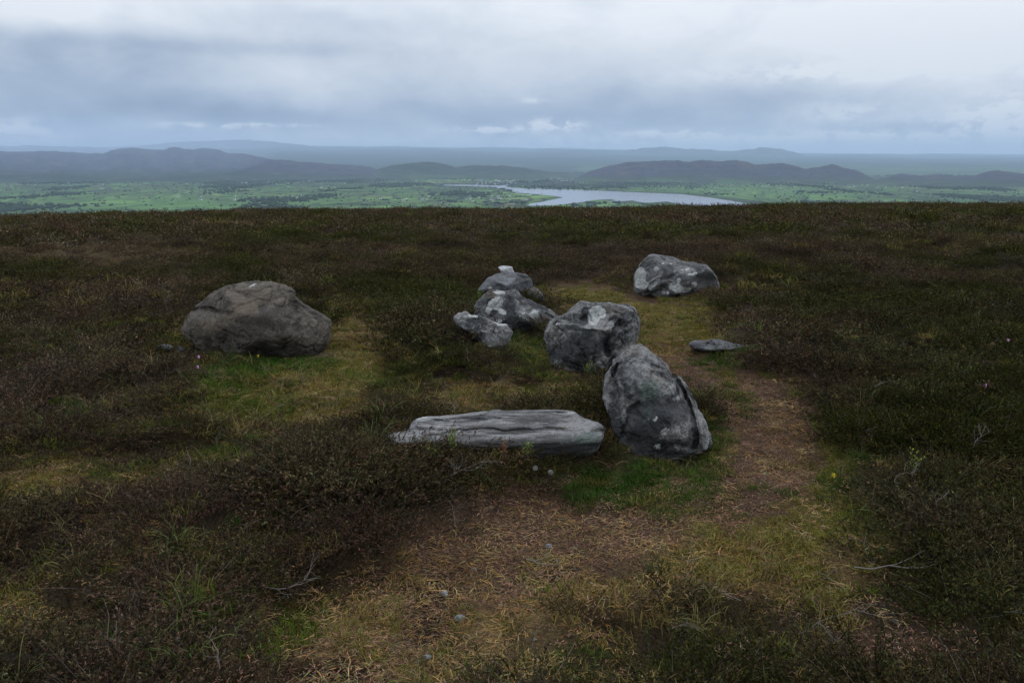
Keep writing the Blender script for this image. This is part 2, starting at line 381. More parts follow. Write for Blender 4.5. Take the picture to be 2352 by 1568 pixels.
    if edge is not None: rise = np.where(py < edge, cy-py, (cy-edge)+.55*(py-edge))   # the top leans back, the front face drops away below its edge
    Dp = D-off+lean*rise/F*D
    Q = CAM+Dp[:, None]*(FWD+u_[:, None]*RT+v_[:, None]*UP)
    # natural surface roughness
    me = mesh(name, Q, Fc, [mat]); nrm = np.zeros(len(Q)*3, np.float32); me.vertices.foreach_get('normal', nrm); nrm = nrm.reshape(-1, 3)
    X = Q*nscale
    if aniso: X = X*np.array(aniso)
    dsp = noise[0]*fbm(X[:, 0]+s3, X[:, 1], X[:, 2], 3)+noise[1]*fbm(X[:, 0]*4+s3, X[:, 1]*4, X[:, 2]*4, 4, .6)
    rid = 1-np.abs(fbm(X[:, 0]*1.7+s3, X[:, 1]*1.7, X[:, 2]*1.7+4, 3)); dsp -= noise[2]*4*ss(.9, 1.0, rid)
    Q = Q+nrm*dsp[:, None]
    me.vertices.foreach_set('co', Q.astype(np.float32).ravel())
    C4 = np.zeros((len(Q), 4))
    for p in paint:
        ch = 'pdbg'.index(p[0]); bx, by, sx_, sy_ = p[1:5]; an = p[5] if len(p) > 5 else 0; wt = p[6] if len(p) > 6 else 1.
        C4[:, ch] += wt*np.exp(-0.7*ell(px, py, bx, by, sx_, sy_, an)**1.5)
    vcol(me, 'paint', np.clip(C4, 0, 1)*np.where(fw > .02, 1, .5)[:, None])
    ctr = Q.mean(0); zb = float(ground(ctr[0], ctr[1]))
    org = np.array([ctr[0], ctr[1], zb]); me.vertices.foreach_set('co', (Q-org).astype(np.float32).ravel()); me.update()
    o_ = link(name, me); o_.location = org
    tag(o_, label, cat, group)
    if foot:
        low = Q[Q[:, 2] < zb+.12]
        if len(low) < 20: low = Q
        FOOT.append(((low[:, 0].min()+low[:, 0].max())/2, (low[:, 1].min()+low[:, 1].max())/2, np.ptp(low[:, 0])/2, np.ptp(low[:, 1])/2))
    return o_

GREY = rockmat('grey_rock', (.26, .25, .236), (.050, .050, .050), (.33, .335, .32))
GREYJ = rockmat('lichen_rock', (.195, .19, .183), (.085, .083, .08), (.24, .24, .24), .15)
GREYD = rockmat('dark_grey_rock', (.165, .160, .152), (.040, .040, .042), (.29, .295, .285), .7)
BROWN = rockmat('brown_rock', (.158, .134, .108), (.066, .056, .046), (.23, .22, .20), .3, (.125, .094, .062), bs=1.0)
SLAB = rockmat('layered_rock', (.28, .27, .262), (.085, .08, .076), (.38, .375, .37), .5, stretch=(.35, 1.2, 5))
SMOOTHG = rockmat('smooth_grey_rock', (.18, .18, .185), (.095, .094, .096), (.26, .26, .26), .3)
WHITE = rockmat('quartz_rock', (.55, .55, .55), (.34, .33, .32), (.66, .66, .66), .5)
PEB = rockmat('pebble_rock', (.34, .34, .33), (.18, .18, .175), (.42, .42, .40), .4, bs=.3)

def z_(Z, x, y): return zr(*Z, [(x, y)])[0]
def zs(Z, r): return r/Z[2]*.9408
def B(Z, x, y, rx, ry, a, an=0): return (*z_(Z, x, y), zs(Z, rx), zs(Z, ry), a, an)
def P(k, Z, x, y, rx, ry, an=0, w=1.): return (k, *z_(Z, x, y), zs(Z, rx), zs(Z, ry), an, w)
def CR(Z, pts, w, d): return (zr(*Z, pts), zs(Z, w), d)

rock('boulder', zr(*ZA, [(205,850),(250,740),(310,640),(370,575),(420,520),(560,410),(700,340),(840,285),(1000,248),(1160,238),(1340,246),(1470,278),(1590,322),(1634,365),(1640,430),
     (1700,490),(1800,555),(1960,645),(2085,730),(2075,860),(2050,1000),(1980,1130),(1890,1210),(1600,1260),(1300,1260),(1000,1280),(780,1270),(680,1200),(560,1140),(380,1040),(260,940)]),
     z_(ZA, 1150, 1200), 1.0, 2.8, 7, planes=[(.85, 0, .10), (1.02, -.05, -.95), (1.25, 1.25, .1), (1.10, -.75, -.15), (1.2, -.5, .9)],
     bumps=[B(ZA, 560, 640, 190, 60, -.035), B(ZA, 1700, 900, 180, 160, .03), B(ZA, 1100, 1120, 160, 60, -.06)],
     creases=[CR(ZA, [(380,585),(520,580),(700,625),(800,650)], 26, .035), CR(ZA, [(800,650),(790,900),(700,1130)], 20, .02), CR(ZA, [(1640,430),(1760,640),(1600,760),(1560,900)], 22, -.02)],
     paint=[P('b', ZA, 1200, 430, 520, 170, 0, .5), P('b', ZA, 560, 820, 260, 200, 0, .6), P('d', ZA, 1050, 850, 250, 230, 0, .9), P('d', ZA, 1500, 620, 300, 150, 0, .6), P('p', ZA, 1110, 285, 90, 22, -20, .55),
            P('b', ZA, 1000, 700, 200, 160, 0, .7), P('p', ZA, 1740, 690, 70, 30, -35, .42)],
     noise=(.014, .008, .004), mat=BROWN, seed=1, soft=.08, label='large brown domed boulder standing alone on the left of the group')

rock('boulder', zr(*ZB, [(385,400),(430,330),(500,260),(600,215),(700,200),(830,205),(920,225),(990,280),(988,360),(960,450),(860,520),(700,520),(500,480),(420,440)]),
     z_(ZB, 700, 480), .85, 2.3, 6, planes=[(.9, 0, .1), (1.0, -.3, -.8), (1.05, -1.0, .1)], creases=[CR(ZB, [(830,240),(900,270),(960,260)], 14, .03)],
     paint=[P('d', ZB, 860, 240, 50, 25, 20, .9), P('p', ZB, 530, 373, 25, 12, 0, .9), P('b', ZB, 850, 240, 200, 60, 0, .4)], noise=(.015, .006, .002), mat=SMOOTHG, seed=2,
     label='smooth grey domed boulder at the back with a white stone on top')
# the white stone rests on the dome
_b = bpy.data.objects['boulder.001']; _x, _y = z_(ZB, 705, 200)
_Dw = 0
_co = np.array([(_b.location+v_.co)[:] for v_ in _b.data.vertices]); _pp = proj(_co[:, 0], _co[:, 1], _co[:, 2])
_k = (abs(_pp[0]-_x) < 12) & (_pp[1] < _pp[1].min()+14); _Dw = float(_pp[2][_k].mean())-.02 if _k.any() else 9.6
rock('stone', zr(*ZB, [(618,150),(660,134),(700,131),(770,140),(777,165),(792,207),(760,214),(700,212),(655,205),(636,178)]), None, .12, 3.2, 5,
     planes=[(.8, 0, .2), (1.0, .3, -.9)], noise=(.006, .003, .001), nscale=9, mat=WHITE, seed=3, D=_Dw, foot=False, cat='stone',
     label='small white stone resting on top of the smooth domed boulder')
rock('boulder', zr(*ZB, [(925,430),(955,380),(1010,362),(1070,388),(1112,440),(1120,490),(1050,520),(980,510),(935,480)]), z_(ZB, 1010, 490), .3, 2.4, 5,
     paint=[P('b', ZB, 1000, 400, 100, 60, 0, .7)], noise=(.012, .006, .002), mat=SMOOTHG, seed=4, label='small rounded brown-grey boulder tucked against the right foot of the domed boulder')
rock('boulder', zr(*ZB, [(1040,500),(1075,452),(1122,468),(1136,515),(1110,540),(1060,540)]), z_(ZB, 1090, 530), .16, 2.4, 4, noise=(.006, .003, .001), mat=GREYD, seed=5, cat='stone',
     paint=[P('d', ZB, 1090, 490, 90, 60)], label='small dark stone at the edge of the trodden grass behind the group', setback=.4)
bpy.data.objects['boulder.003'].name = 'stone_dark'; bpy.data.objects['stone_dark'].name = 'stone'

rock('boulder', zr(*ZB, [(345,660),(352,590),(400,510),(460,450),(550,392),(640,392),(690,405),(800,398),(850,425),(900,480),(1000,508),(1100,558),(1180,615),(1260,680),(1310,740),(1290,850),(1200,960),
     (1000,960),(800,900),(650,860),(500,800),(380,730)]), z_(ZB, 900, 880), .75, 2.6, 7, planes=[(.9, 0, .15), (1.0, .5, -.6), (1.0, -.35, -.85), (1.05, -.6, .5)],
     bumps=[B(ZB, 560, 520, 130, 70, .05, -30), B(ZB, 760, 600, 90, 120, -.04), B(ZB, 1000, 620, 120, 50, .03, 30)],
     creases=[CR(ZB, [(690,400),(660,500),(600,600),(540,700)], 22, .03), CR(ZB, [(1050,560),(1180,680),(1240,720)], 16, .02)],
     paint=[P('p', ZB, 560, 560, 130, 60, -35, .85), P('p', ZB, 620, 415, 70, 25, 0, .9), P('p', ZB, 660, 630, 45, 28, 20, 1), P('p', ZB, 620, 740, 50, 25, 0, .75), P('p', ZB, 930, 690, 160, 70, 20, .5), P('p', ZB, 1040, 650, 60, 60, 0, .45),
            P('b', ZB, 1130, 750, 60, 70, 0, 1), P('b', ZB, 540, 440, 60, 60, 0, .8), P('d', ZB, 740, 560, 90, 130, 0, .7), P('d', ZB, 1050, 570, 150, 40, 30, .6), P('d', ZB, 1000, 830, 200, 60), P('g', ZB, 1100, 850, 120, 60, 0, .7), P('d', ZB, 860, 740, 200, 90, 0, .5)],
     noise=(.025, .010, .003), mat=GREYD, seed=6, label='broad lichen spotted boulder in the middle of the group, left of the notched boulder')

rock('boulder', zr(*ZB, [(128,705),(180,665),(262,638),(300,668),(400,670),(520,728),(620,758),(712,780),(772,860),(745,960),(690,1040),(560,1100),(480,1060),(390,960),(290,880),(170,790)]),
     z_(ZB, 560, 1060), .42, 2.5, 6, planes=[(.85, 0, .1), (.95, .2, -.9)], bumps=[B(ZB, 330, 690, 160, 30, .02)],
     paint=[P('p', ZB, 340, 680, 60, 20, 10, .9), P('p', ZB, 650, 768, 90, 16, 12, .8), P('p', ZB, 595, 865, 20, 28, -20, .9), P('b', ZB, 640, 830, 90, 50, 0, .3), P('d', ZB, 440, 900, 40, 60, 0, .8)],
     noise=(.018, .008, .003), mat=GREY, seed=7, label='low grey boulder half hidden by heather on its left side')

rock('boulder', zr(*ZB, [(1142,870),(1162,800),(1225,720),(1290,685),(1350,668),(1400,620),(1480,560),(1540,533),(1600,552),(1700,558),(1850,568),(2000,588),(2100,620),(2150,680),(2168,800),(2155,950),
     (2120,1020),(2000,1100),(1920,1230),(1850,1330),(1700,1370),(1500,1370),(1300,1330),(1190,1230),(1158,1050),(1148,950)]), z_(ZB, 1450, 1280), .85, 3.2, 7,
     planes=[(.90, .0, .12), (1.15, .9, .0), (1.25, -.8, .1), (1.05, -.1, -.62)],
     bumps=[B(ZB, 1550, 1000, 260, 200, .07), B(ZB, 1560, 720, 62, 65, -.13), B(ZB, 1500, 640, 90, 50, .03, -40), B(ZB, 1600, 800, 210, 45, .11, 8), B(ZB, 1300, 770, 90, 90, .08), B(ZB, 2030, 850, 110, 200, .04, 20), B(ZB, 1700, 680, 90, 90, -.05)],
     creases=[CR(ZB, [(1965,770),(1870,900),(1800,970),(1830,1100)], 30, .09), CR(ZB, [(1340,850),(1420,960),(1440,1100)], 18, .03), CR(ZB, [(1300,690),(1400,740),(1520,780)], 16, .03), CR(ZB, [(1520,780),(1620,795)], 20, .06)],
     paint=[P('p', ZB, 1700, 640, 80, 50, 0, 1.4), P('p', ZB, 1675, 715, 62, 52, 0, 1.4), P('p', ZB, 1780, 680, 30, 40, 0, 1.2), P('p', ZB, 1280, 770, 55, 30, 0, .62), P('p', ZB, 1570, 600, 40, 30, -40, .3), P('p', ZB, 2070, 640, 80, 25, 15, .42),
            P('d', ZB, 1560, 740, 50, 60, 0, 1), P('d', ZB, 1570, 620, 40, 60, 0, .7), P('b', ZB, 1870, 640, 160, 80, 0, .55), P('b', ZB, 1230, 820, 60, 120, 0, .5), P('d', ZB, 1450, 1080, 300, 170, 0, .9), P('d', ZB, 1850, 950, 90, 120, 0, .9),  # dark patches include painted shade in the notch and on the front face
            P('g', ZB, 1620, 840, 180, 50, 8, .55), P('d', ZB, 1600, 960, 160, 90, 0, .5)],
     noise=(.030, .014, .004), mat=GREY, seed=8, label='bulky grey boulder with a hollow notch and a bright white lichen patch on top')

rock('boulder', zr(*ZH, [(183,570),(205,450),(262,335),(330,250),(400,213),(482,203),(530,240),(620,310),(700,385),(755,455),(820,475),(870,520),(940,640),(992,760),(1045,880),(1082,985),(1065,1070),
     (980,1130),(850,1150),(760,1190),(640,1230),(540,1235),(430,1180),(340,1080),(280,930),(232,780),(198,680)]), z_(ZH, 640, 1180), .75, 2.5, 7, lean=.35,
     planes=[(.85, .15, -.05), (1.0, .85, .05), (.95, -.3, -.45), (1.0, -1.0, .0), (1.0, .1, .75)],
     bumps=[B(ZH, 480, 480, 120, 160, .05, 20), B(ZH, 680, 560, 90, 120, .05), B(ZH, 560, 720, 100, 90, -.03), B(ZH, 380, 1010, 90, 110, -.09), B(ZH, 860, 900, 80, 130, .05), B(ZH, 640, 420, 110, 30, .04, 10), B(ZH, 600, 1000, 160, 110, .03)],
     creases=[CR(ZH, [(770,470),(850,600),(910,740),(940,860),(965,1000),(940,1060)], 15, .10), CR(ZH, [(600,385),(700,420),(765,510),(800,620)], 12, .04), CR(ZH, [(300,370),(270,410),(260,470)], 10, .04),
              CR(ZH, [(340,940),(380,860),(400,760),(480,700)], 20, .035), CR(ZH, [(450,760),(520,830)], 14, .03), CR(ZH, [(250,520),(330,600),(300,700)], 10, .02), CR(ZH, [(640,1110),(700,1060),(760,1040)], 20, .04)],
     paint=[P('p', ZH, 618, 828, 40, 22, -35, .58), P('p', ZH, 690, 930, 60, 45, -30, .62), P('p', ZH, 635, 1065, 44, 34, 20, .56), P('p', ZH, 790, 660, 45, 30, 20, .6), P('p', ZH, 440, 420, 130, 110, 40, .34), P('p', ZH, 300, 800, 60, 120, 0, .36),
            P('d', ZH, 700, 720, 190, 100, 10, .9), P('d', ZH, 440, 800, 90, 90, 0, .8), P('d', ZH, 420, 1040, 140, 130, 0, 1), P('d', ZH, 800, 780, 100, 100, 0, .8), P('d', ZH, 620, 1000, 220, 120, 0, .55),  # lower faces and undercut darkened with painted shade
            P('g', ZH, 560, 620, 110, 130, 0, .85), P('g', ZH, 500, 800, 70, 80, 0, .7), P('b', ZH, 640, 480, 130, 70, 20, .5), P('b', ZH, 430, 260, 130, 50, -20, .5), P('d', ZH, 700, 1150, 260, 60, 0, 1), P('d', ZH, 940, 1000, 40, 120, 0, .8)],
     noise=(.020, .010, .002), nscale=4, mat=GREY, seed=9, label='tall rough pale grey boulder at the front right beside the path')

rock('boulder', zr(*ZI, [(88,405),(180,388),(315,376),(335,310),(370,262),(500,230),(620,234),(900,204),(1200,168),(1262,177),(1500,172),(1800,170),(1950,184),(2050,250),(2205,295),(2258,350),(2240,450),(2170,570),
     (2010,660),(1820,715),(1600,725),(1300,700),(1000,660),(560,610),(300,585),(120,540)]), z_(ZI, 1500, 600), .60, 4.5, 7, lean=1.5, edge=1017.,
     planes=[(.80, .0, -.05), (1.45, -1.0, .1)],
     bumps=[B(ZI, 850, 262, 330, 36, -.035, -4), B(ZI, 1700, 350, 220, 34, -.035), B(ZI, 1350, 330, 120, 26, .012), B(ZI, 2080, 420, 130, 70, .03), B(ZI, 500, 480, 300, 40, .02)],
     creases=[CR(ZI, [(530,352),(620,372),(800,380),(960,352),(1150,348),(1270,374),(1460,345)], 8, .035), CR(ZI, [(1460,345),(1560,370),(1700,372),(1880,376)], 8, .028), CR(ZI, [(1220,428),(1420,430),(1640,437)], 8, .035),
              CR(ZI, [(320,355),(470,360),(560,350)], 10, .02), CR(ZI, [(450,445),(620,455)], 8, .02), CR(ZI, [(1900,440),(2050,400),(2240,370)], 8, .02)],
     paint=[P('g', ZI, 2080, 460, 150, 80, -10, .9), P('p', ZI, 440, 245, 80, 12, -8, .8), P('p', ZI, 1920, 195, 50, 10, 0, .7), P('d', ZI, 950, 265, 260, 22, -6, .7), P('b', ZI, 1800, 345, 140, 20, 0, .8), P('d', ZI, 1550, 640, 520, 130, 0, 1.3),  # wide dark patch paints shade on the front face below the edge
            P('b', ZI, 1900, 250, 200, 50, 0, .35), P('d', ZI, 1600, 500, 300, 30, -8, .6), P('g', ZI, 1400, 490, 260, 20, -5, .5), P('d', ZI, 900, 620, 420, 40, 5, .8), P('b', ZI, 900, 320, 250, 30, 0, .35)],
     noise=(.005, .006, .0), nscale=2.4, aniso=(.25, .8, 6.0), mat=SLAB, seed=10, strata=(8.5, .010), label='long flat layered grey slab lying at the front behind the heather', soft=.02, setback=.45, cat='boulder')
bpy.data.objects['boulder.006'].name = 'stone_slab'; bpy.data.objects['stone_slab']['category'] = 'stone slab'

rock('boulder', zr(*ZJ, [(270,590),(266,480),(280,370),(330,285),(390,190),(460,124),(540,110),(680,140),(830,168),(930,210),(1100,233),(1255,263),(1340,340),(1405,430),(1445,530),(1400,660),(1200,730),
     (1000,740),(850,740),(700,745),(640,720),(500,690),(400,690),(300,660)]), z_(ZJ, 700, 710), 1.0, 2.7, 7,
     planes=[(.88, 0, .05), (1.0, -.1, -.8), (1.15, 1.0, .1), (1.1, -.8, .3)], bumps=[B(ZJ, 1270, 500, 110, 110, -.15, -20), B(ZJ, 1150, 380, 160, 50, .05, -20)],
     creases=[CR(ZJ, [(490,530),(600,470),(760,430),(860,370)], 16, .045), CR(ZJ, [(460,640),(470,580),(500,530)], 14, .04)],
     paint=[P('p', ZJ, 350, 400, 80, 110, 10, 1), P('p', ZJ, 370, 540, 90, 50, -5, 1), P('p', ZJ, 565, 455, 95, 36, -38, 1), P('p', ZJ, 575, 315, 38, 26, 0, 1), P('p', ZJ, 510, 575, 50, 30, -40, 1), P('p', ZJ, 840, 570, 95, 60, 20, 1), P('p', ZJ, 960, 600, 90, 30, 0, 1),
            P('p', ZJ, 880, 470, 30, 28, 0, 1), P('p', ZJ, 1070, 385, 75, 18, -10, .9), P('p', ZJ, 1000, 316, 34, 14, -20, .9), P('p', ZJ, 928, 330, 18, 10, 0, 1), P('p', ZJ, 1100, 530, 45, 40, 0, 1), P('p', ZJ, 670, 640, 30, 25, 0, 1), P('p', ZJ, 770, 250, 22, 10, 0, 1),
            P('p', ZJ, 660, 243, 16, 9, 0, 1), P('p', ZJ, 1000, 505, 14, 12, 0, 1), P('p', ZJ, 740, 640, 20, 20, 0, 1), P('d', ZJ, 1270, 500, 130, 120, 0, 1), P('d', ZJ, 740, 310, 130, 60, 0, .7), P('d', ZJ, 1000, 690, 350, 45, 0, 1), P('b', ZJ, 390, 610, 50, 40, 0, .7), P('d', ZJ, 660, 510, 120, 60, -20, .4)],
     noise=(.022, .008, .003), mat=GREYJ, seed=11, label='grey boulder blotched with white lichen, furthest right in the group')
rock('flat_stone', zr(*ZJ, [(1005,1340),(1100,1293),(1260,1300),(1325,1273),(1450,1290),(1620,1338),(1760,1358),(1850,1390),(1740,1430),(1400,1460),(1200,1445),(1070,1410)]), z_(ZJ, 1400, 1435), .34, 2.4, 6, lean=1.2,
     creases=[CR(ZJ, [(1250,1350),(1330,1310),(1390,1390)], 16, .03)], planes=[(.8, 0, -.3)], noise=(.012, .006, .003), aniso=(.6, 1, 3), mat=SMOOTHG, seed=12, cat='stone',
     paint=[P('d', ZJ, 1330, 1350, 50, 30, 20, .7)], label='low flat grey stone lying in the heather right of the path')
for i, (x, y, w, h, th_, lb) in enumerate([(380, 799, 20, 9, .12, 'small half-buried grey stone left of the big brown boulder'), (413, 803, 9, 9, .06, 'tiny grey stone between the half-buried stone and the brown boulder')]):
    pt = [(x+w*math.cos(a)*(1+.1*math.sin(3*a+i)), y-h*math.sin(a)) for a in np.linspace(0, 2*math.pi, 14)[:-1]]
    rock('stone', pt, (x, y+h*.8), th_, 2.3, 4, noise=(.006, .003, .001), mat=SMOOTHG, seed=20+i, cat='stone', label=lb, foot=False)
for i, (x, y, w, h, mt, lb) in enumerate([
        (1260, 1254, 8, 6, PEB, 'small pale blue-grey stone chip on the red-brown litter of the path'), (1090, 1307, 6, 5, PEB, 'small grey pebble above the pale stick on the path'),
        (1021, 1363, 9, 7, WHITE, 'small white speckled stone on the path, above the round grey one'), (1056, 1419, 13, 9, PEB, 'round pale grey stone sitting on dark peat in the path'),
        (980, 1508, 11, 6, PEB, 'small bluish stone on the path nearest the bottom edge'), (1230, 933, 5, 4, WHITE, 'tiny white pebble in the grass just behind the slab'),
        (1150, 1390, 6, 4, PEB, 'small dull grey pebble in the middle of the path'), (1225, 1468, 5, 4, PEB, 'tiny grey pebble where the path meets the heather'),
        (2205, 905, 4, 3, WHITE, 'white fleck of quartz in the heather far to the right')]):
    pt = [(x+w*math.cos(a)*(1+.14*math.sin(2*a+i*2)), y-h*math.sin(a)*(1+.1*math.cos(3*a+i))) for a in np.linspace(0, 2*math.pi, 12)[:-1]]
    rock('pebble', pt, (x, y+h*.7), w/F*3.4*1.6, 2.6, 4, planes=[(.8, .3, .2), (.8, -.4, -.3)], noise=(.002, .001, .0003), nscale=22, mat=mt, seed=30+i, cat='pebble', label=lb, foot=False, setback=.3)

# ------------------------------------------------------------------ vegetation prototypes
def plantmat(name, usetint=True, col=(.1, .08, .05), trans=.10):
    m_, t, o = newmat(name)
    va = t.new('ShaderNodeAttribute', attribute_name='var').outputs['Color']
    if usetint:
        ti = t.new('ShaderNodeAttribute', attribute_name='tint', attribute_type='INSTANCER').outputs['Color']
    else: ti = col
    c = t.mix(1.0, ti, va, 'MULTIPLY')
    df = t.new('ShaderNodeBsdfDiffuse'); t.put(df.inputs[0], c)
    tr = t.new('ShaderNodeBsdfTranslucent'); t.put(tr.inputs[0], c)
    mx = t.new('ShaderNodeMixShader'); mx.inputs[0].default_value = trans
    t.l.new(df.outputs[0], mx.inputs[1]); t.l.new(tr.outputs[0], mx.inputs[2]); t.l.new(mx.outputs[0], o.inputs[0])
    return m_
LEAF = plantmat('plant_leaf'); STEM = plantmat('plant_stem', False, (.105, .082, .066), 0); DEADW = plantmat('dead_wood', False, (.15, .13, .11), 0)
class PB:
    """collects ribbons and leaf triangles"""
    def __init__(s): s.v = []; s.f = []; s.c = []; s.m = []; s.n = 0
    def tri(s, a, b, c, col, mi=0):
        s.v += [a, b, c]; s.f.append((s.n, s.n+1, s.n+2)); s.n += 3; s.c += [col]*3; s.m.append(mi)
    def ribbon(s, pts, widths, side, col, mi=0):
        k = len(pts)
        for i in range(k):
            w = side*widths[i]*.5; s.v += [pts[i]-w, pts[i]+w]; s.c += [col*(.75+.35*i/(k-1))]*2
        for i in range(k-1):
            a = s.n+2*i; s.f.append((a, a+1, a+3)); s.f.append((a, a+3, a+2)); s.m += [mi, mi]
        s.n += 2*k
    def tube(s, pts, rads, col, mi=0, sides=4):
        pts = [np.asarray(p) for p in pts]; k = len(pts)
        for i in range(k):
            d = pts[min(i+1, k-1)]-pts[max(i-1, 0)]; d = d/(np.linalg.norm(d)+1e-9)
            a = np.cross(d, [0.3, .2, 1]); a /= np.linalg.norm(a)+1e-9; b = np.cross(d, a)
            for j in range(sides):
                t_ = 2*math.pi*j/sides; s.v.append(pts[i]+rads[i]*(a*math.cos(t_)+b*math.sin(t_))); s.c.append(col)
        for i in range(k-1):
            for j in range(sides):
                a0 = s.n+i*sides+j; a1 = s.n+i*sides+(j+1) % sides
                s.f.append((a0, a1, a1+sides)); s.f.append((a0, a1+sides, a0+sides)); s.m += [mi, mi]
        s.n += k*sides
    def mesh(s, name, mats, smooth=False):
        me = mesh(name, np.array(s.v), np.array(s.f), mats, smooth, s.m)
        c = np.array([np.ones(3)*q for q in s.c]); vcol(me, 'var', c); return me
def unit(v_): return v_/(np.linalg.norm(v_)+1e-9)
def heather_mesh(seed, nst=42, rad_=.11, h=.17, leaf=.0085, lw=.0032, per=40, woody=.3):
    g = np.random.default_rng(seed); b = PB()
    for i in range(nst):
        a = g.uniform(0, 2*math.pi); rr = math.sqrt(g.uniform(0, 1)); base = np.array([math.cos(a)*rr*rad_*.55, math.sin(a)*rr*rad_*.55, -.02])
        out = np.array([math.cos(a), math.sin(a), 0])*rr*rad_*g.uniform(.6, 1.7)+g.normal(0, .012, 3)*[1, 1, 0]
        hh = h*g.uniform(.55, 1.12)*(1-.35*rr*rr)
        p = [base, base+out*.35+[0, 0, hh*.35], base+out*.8+[0, 0, hh*.72], base+out*1.05+[0, 0, hh]]
        p = [np.asarray(q)+g.normal(0, .004, 3) for q in p]
        sd_ = unit(np.array([-math.sin(a+g.normal()), math.cos(a+g.normal()), 0]))
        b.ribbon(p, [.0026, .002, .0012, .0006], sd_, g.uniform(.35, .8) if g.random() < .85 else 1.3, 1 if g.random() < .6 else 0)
        cl = g.uniform(.65, 1.3); hue = np.array([1+g.normal(0, .10), 1, 1+g.normal(0, .08)])
        nsp = 5
        for k in range(nsp):
            t0 = .30+.6*k/nsp+g.uniform(-.05, .05); f_ = min(t0*3, 2.999); j = int(f_); bp = p[j]+(p[j+1]-p[j])*(f_-j)
            dirn = unit(out*4/rad_*.05+np.array([g.normal(0, .8), g.normal(0, .8), g.uniform(.4, 1.1)])) if k < nsp-1 else unit(p[3]-p[2])
            L_ = g.uniform(.018, .042)*h/.17
            for q in range(per//nsp):
                s0 = (q+.5)/(per//nsp); c0 = bp+dirn*L_*s0
                ld = unit(dirn*1.0+g.normal(0, .62, 3)); wd = unit(np.cross(ld, g.normal(0, 1, 3)))
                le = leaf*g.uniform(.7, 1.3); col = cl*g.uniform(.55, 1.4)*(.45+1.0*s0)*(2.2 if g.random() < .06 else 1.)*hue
                b.tri(c0-wd*lw*.5, c0+wd*lw*.5, c0+ld*le, col)
    return b.mesh('heather_tuft', [LEAF, STEM])
def grass_mesh(seed, nb, rad_, L0, L1, w, droop, flat=0., hvar=.1, curl=0.):
    g = np.random.default_rng(seed); b = PB()
    for i in range(nb):
        a = g.uniform(0, 2*math.pi); rr = rad_*math.sqrt(g.uniform()); base = np.array([math.cos(a)*rr, math.sin(a)*rr, -.004+flat*g.uniform(0, .012)])
        az_ = g.uniform(0, 2*math.pi); d0 = np.array([math.cos(az_), math.sin(az_), 0]); L_ = g.uniform(L0, L1)
        up0 = math.radians(g.uniform(55, 88)) if flat < .5 else math.radians(g.uniform(0, 28)); pts = [base]; th_ = up0; dr = droop*g.uniform(.4, 1.5); yaw = g.normal(0, curl)
        for k in range(4):
            th_ -= dr/4; az_ += yaw/4; d0 = np.array([math.cos(az_), math.sin(az_), 0])
            pts.append(pts[-1]+(d0*math.cos(th_)+np.array([0, 0, math.sin(th_)]))*L_/4)
        sd_ = np.array([-d0[1], d0[0], g.normal(0, .4)]); hu = np.array([1+g.normal(0, hvar), 1+g.normal(0, hvar*.5), 1+g.normal(0, hvar)])
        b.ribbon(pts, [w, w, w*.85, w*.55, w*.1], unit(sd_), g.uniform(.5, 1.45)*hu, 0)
    return b.mesh('grass_tuft', [LEAF])
def twig_builder(seed, L_=.3, r0=.004, forks=5, spread=.35, up=.2, b=None, base=None, dirn=None, depth=0):
    g = np.random.default_rng(seed)
    if b is None: b = PB()
    base = np.zeros(3) if base is None else base; dirn = unit(np.array([1., 0, up])) if dirn is None else dirn
    n_ = 7; pts = [base]; d = dirn
    for i in range(n_):
        d = unit(d+g.normal(0, .36, 3)*[1, 1, .6]); pts.append(pts[-1]+d*L_/n_)
    if depth == 0: pts = [np.array([q[0], q[1], max(q[2], .004)]) for q in pts]
    b.tube(pts, list(np.linspace(r0, r0*.4, n_+1)), g.uniform(.75, 1.2), 0, 4)
    if depth < 2:
        for i in range(forks):
            k = g.integers(1, n_); dd = unit(d*.5+dirn*.5+g.normal(0, spread, 3)*[1, 1, .5])
            twig_builder(seed*7+i+1, L_*g.uniform(.3, .55), r0*.6, max(1, forks-3), spread, up, b, pts[k], dd, depth+1)
    return b
def protos(name, meshes):
    c_ = bpy.data.collections.new(name)
    for m_ in meshes:
        o_ = bpy.data.objects.new(m_.name, m_); c_.objects.link(o_)
    return c_
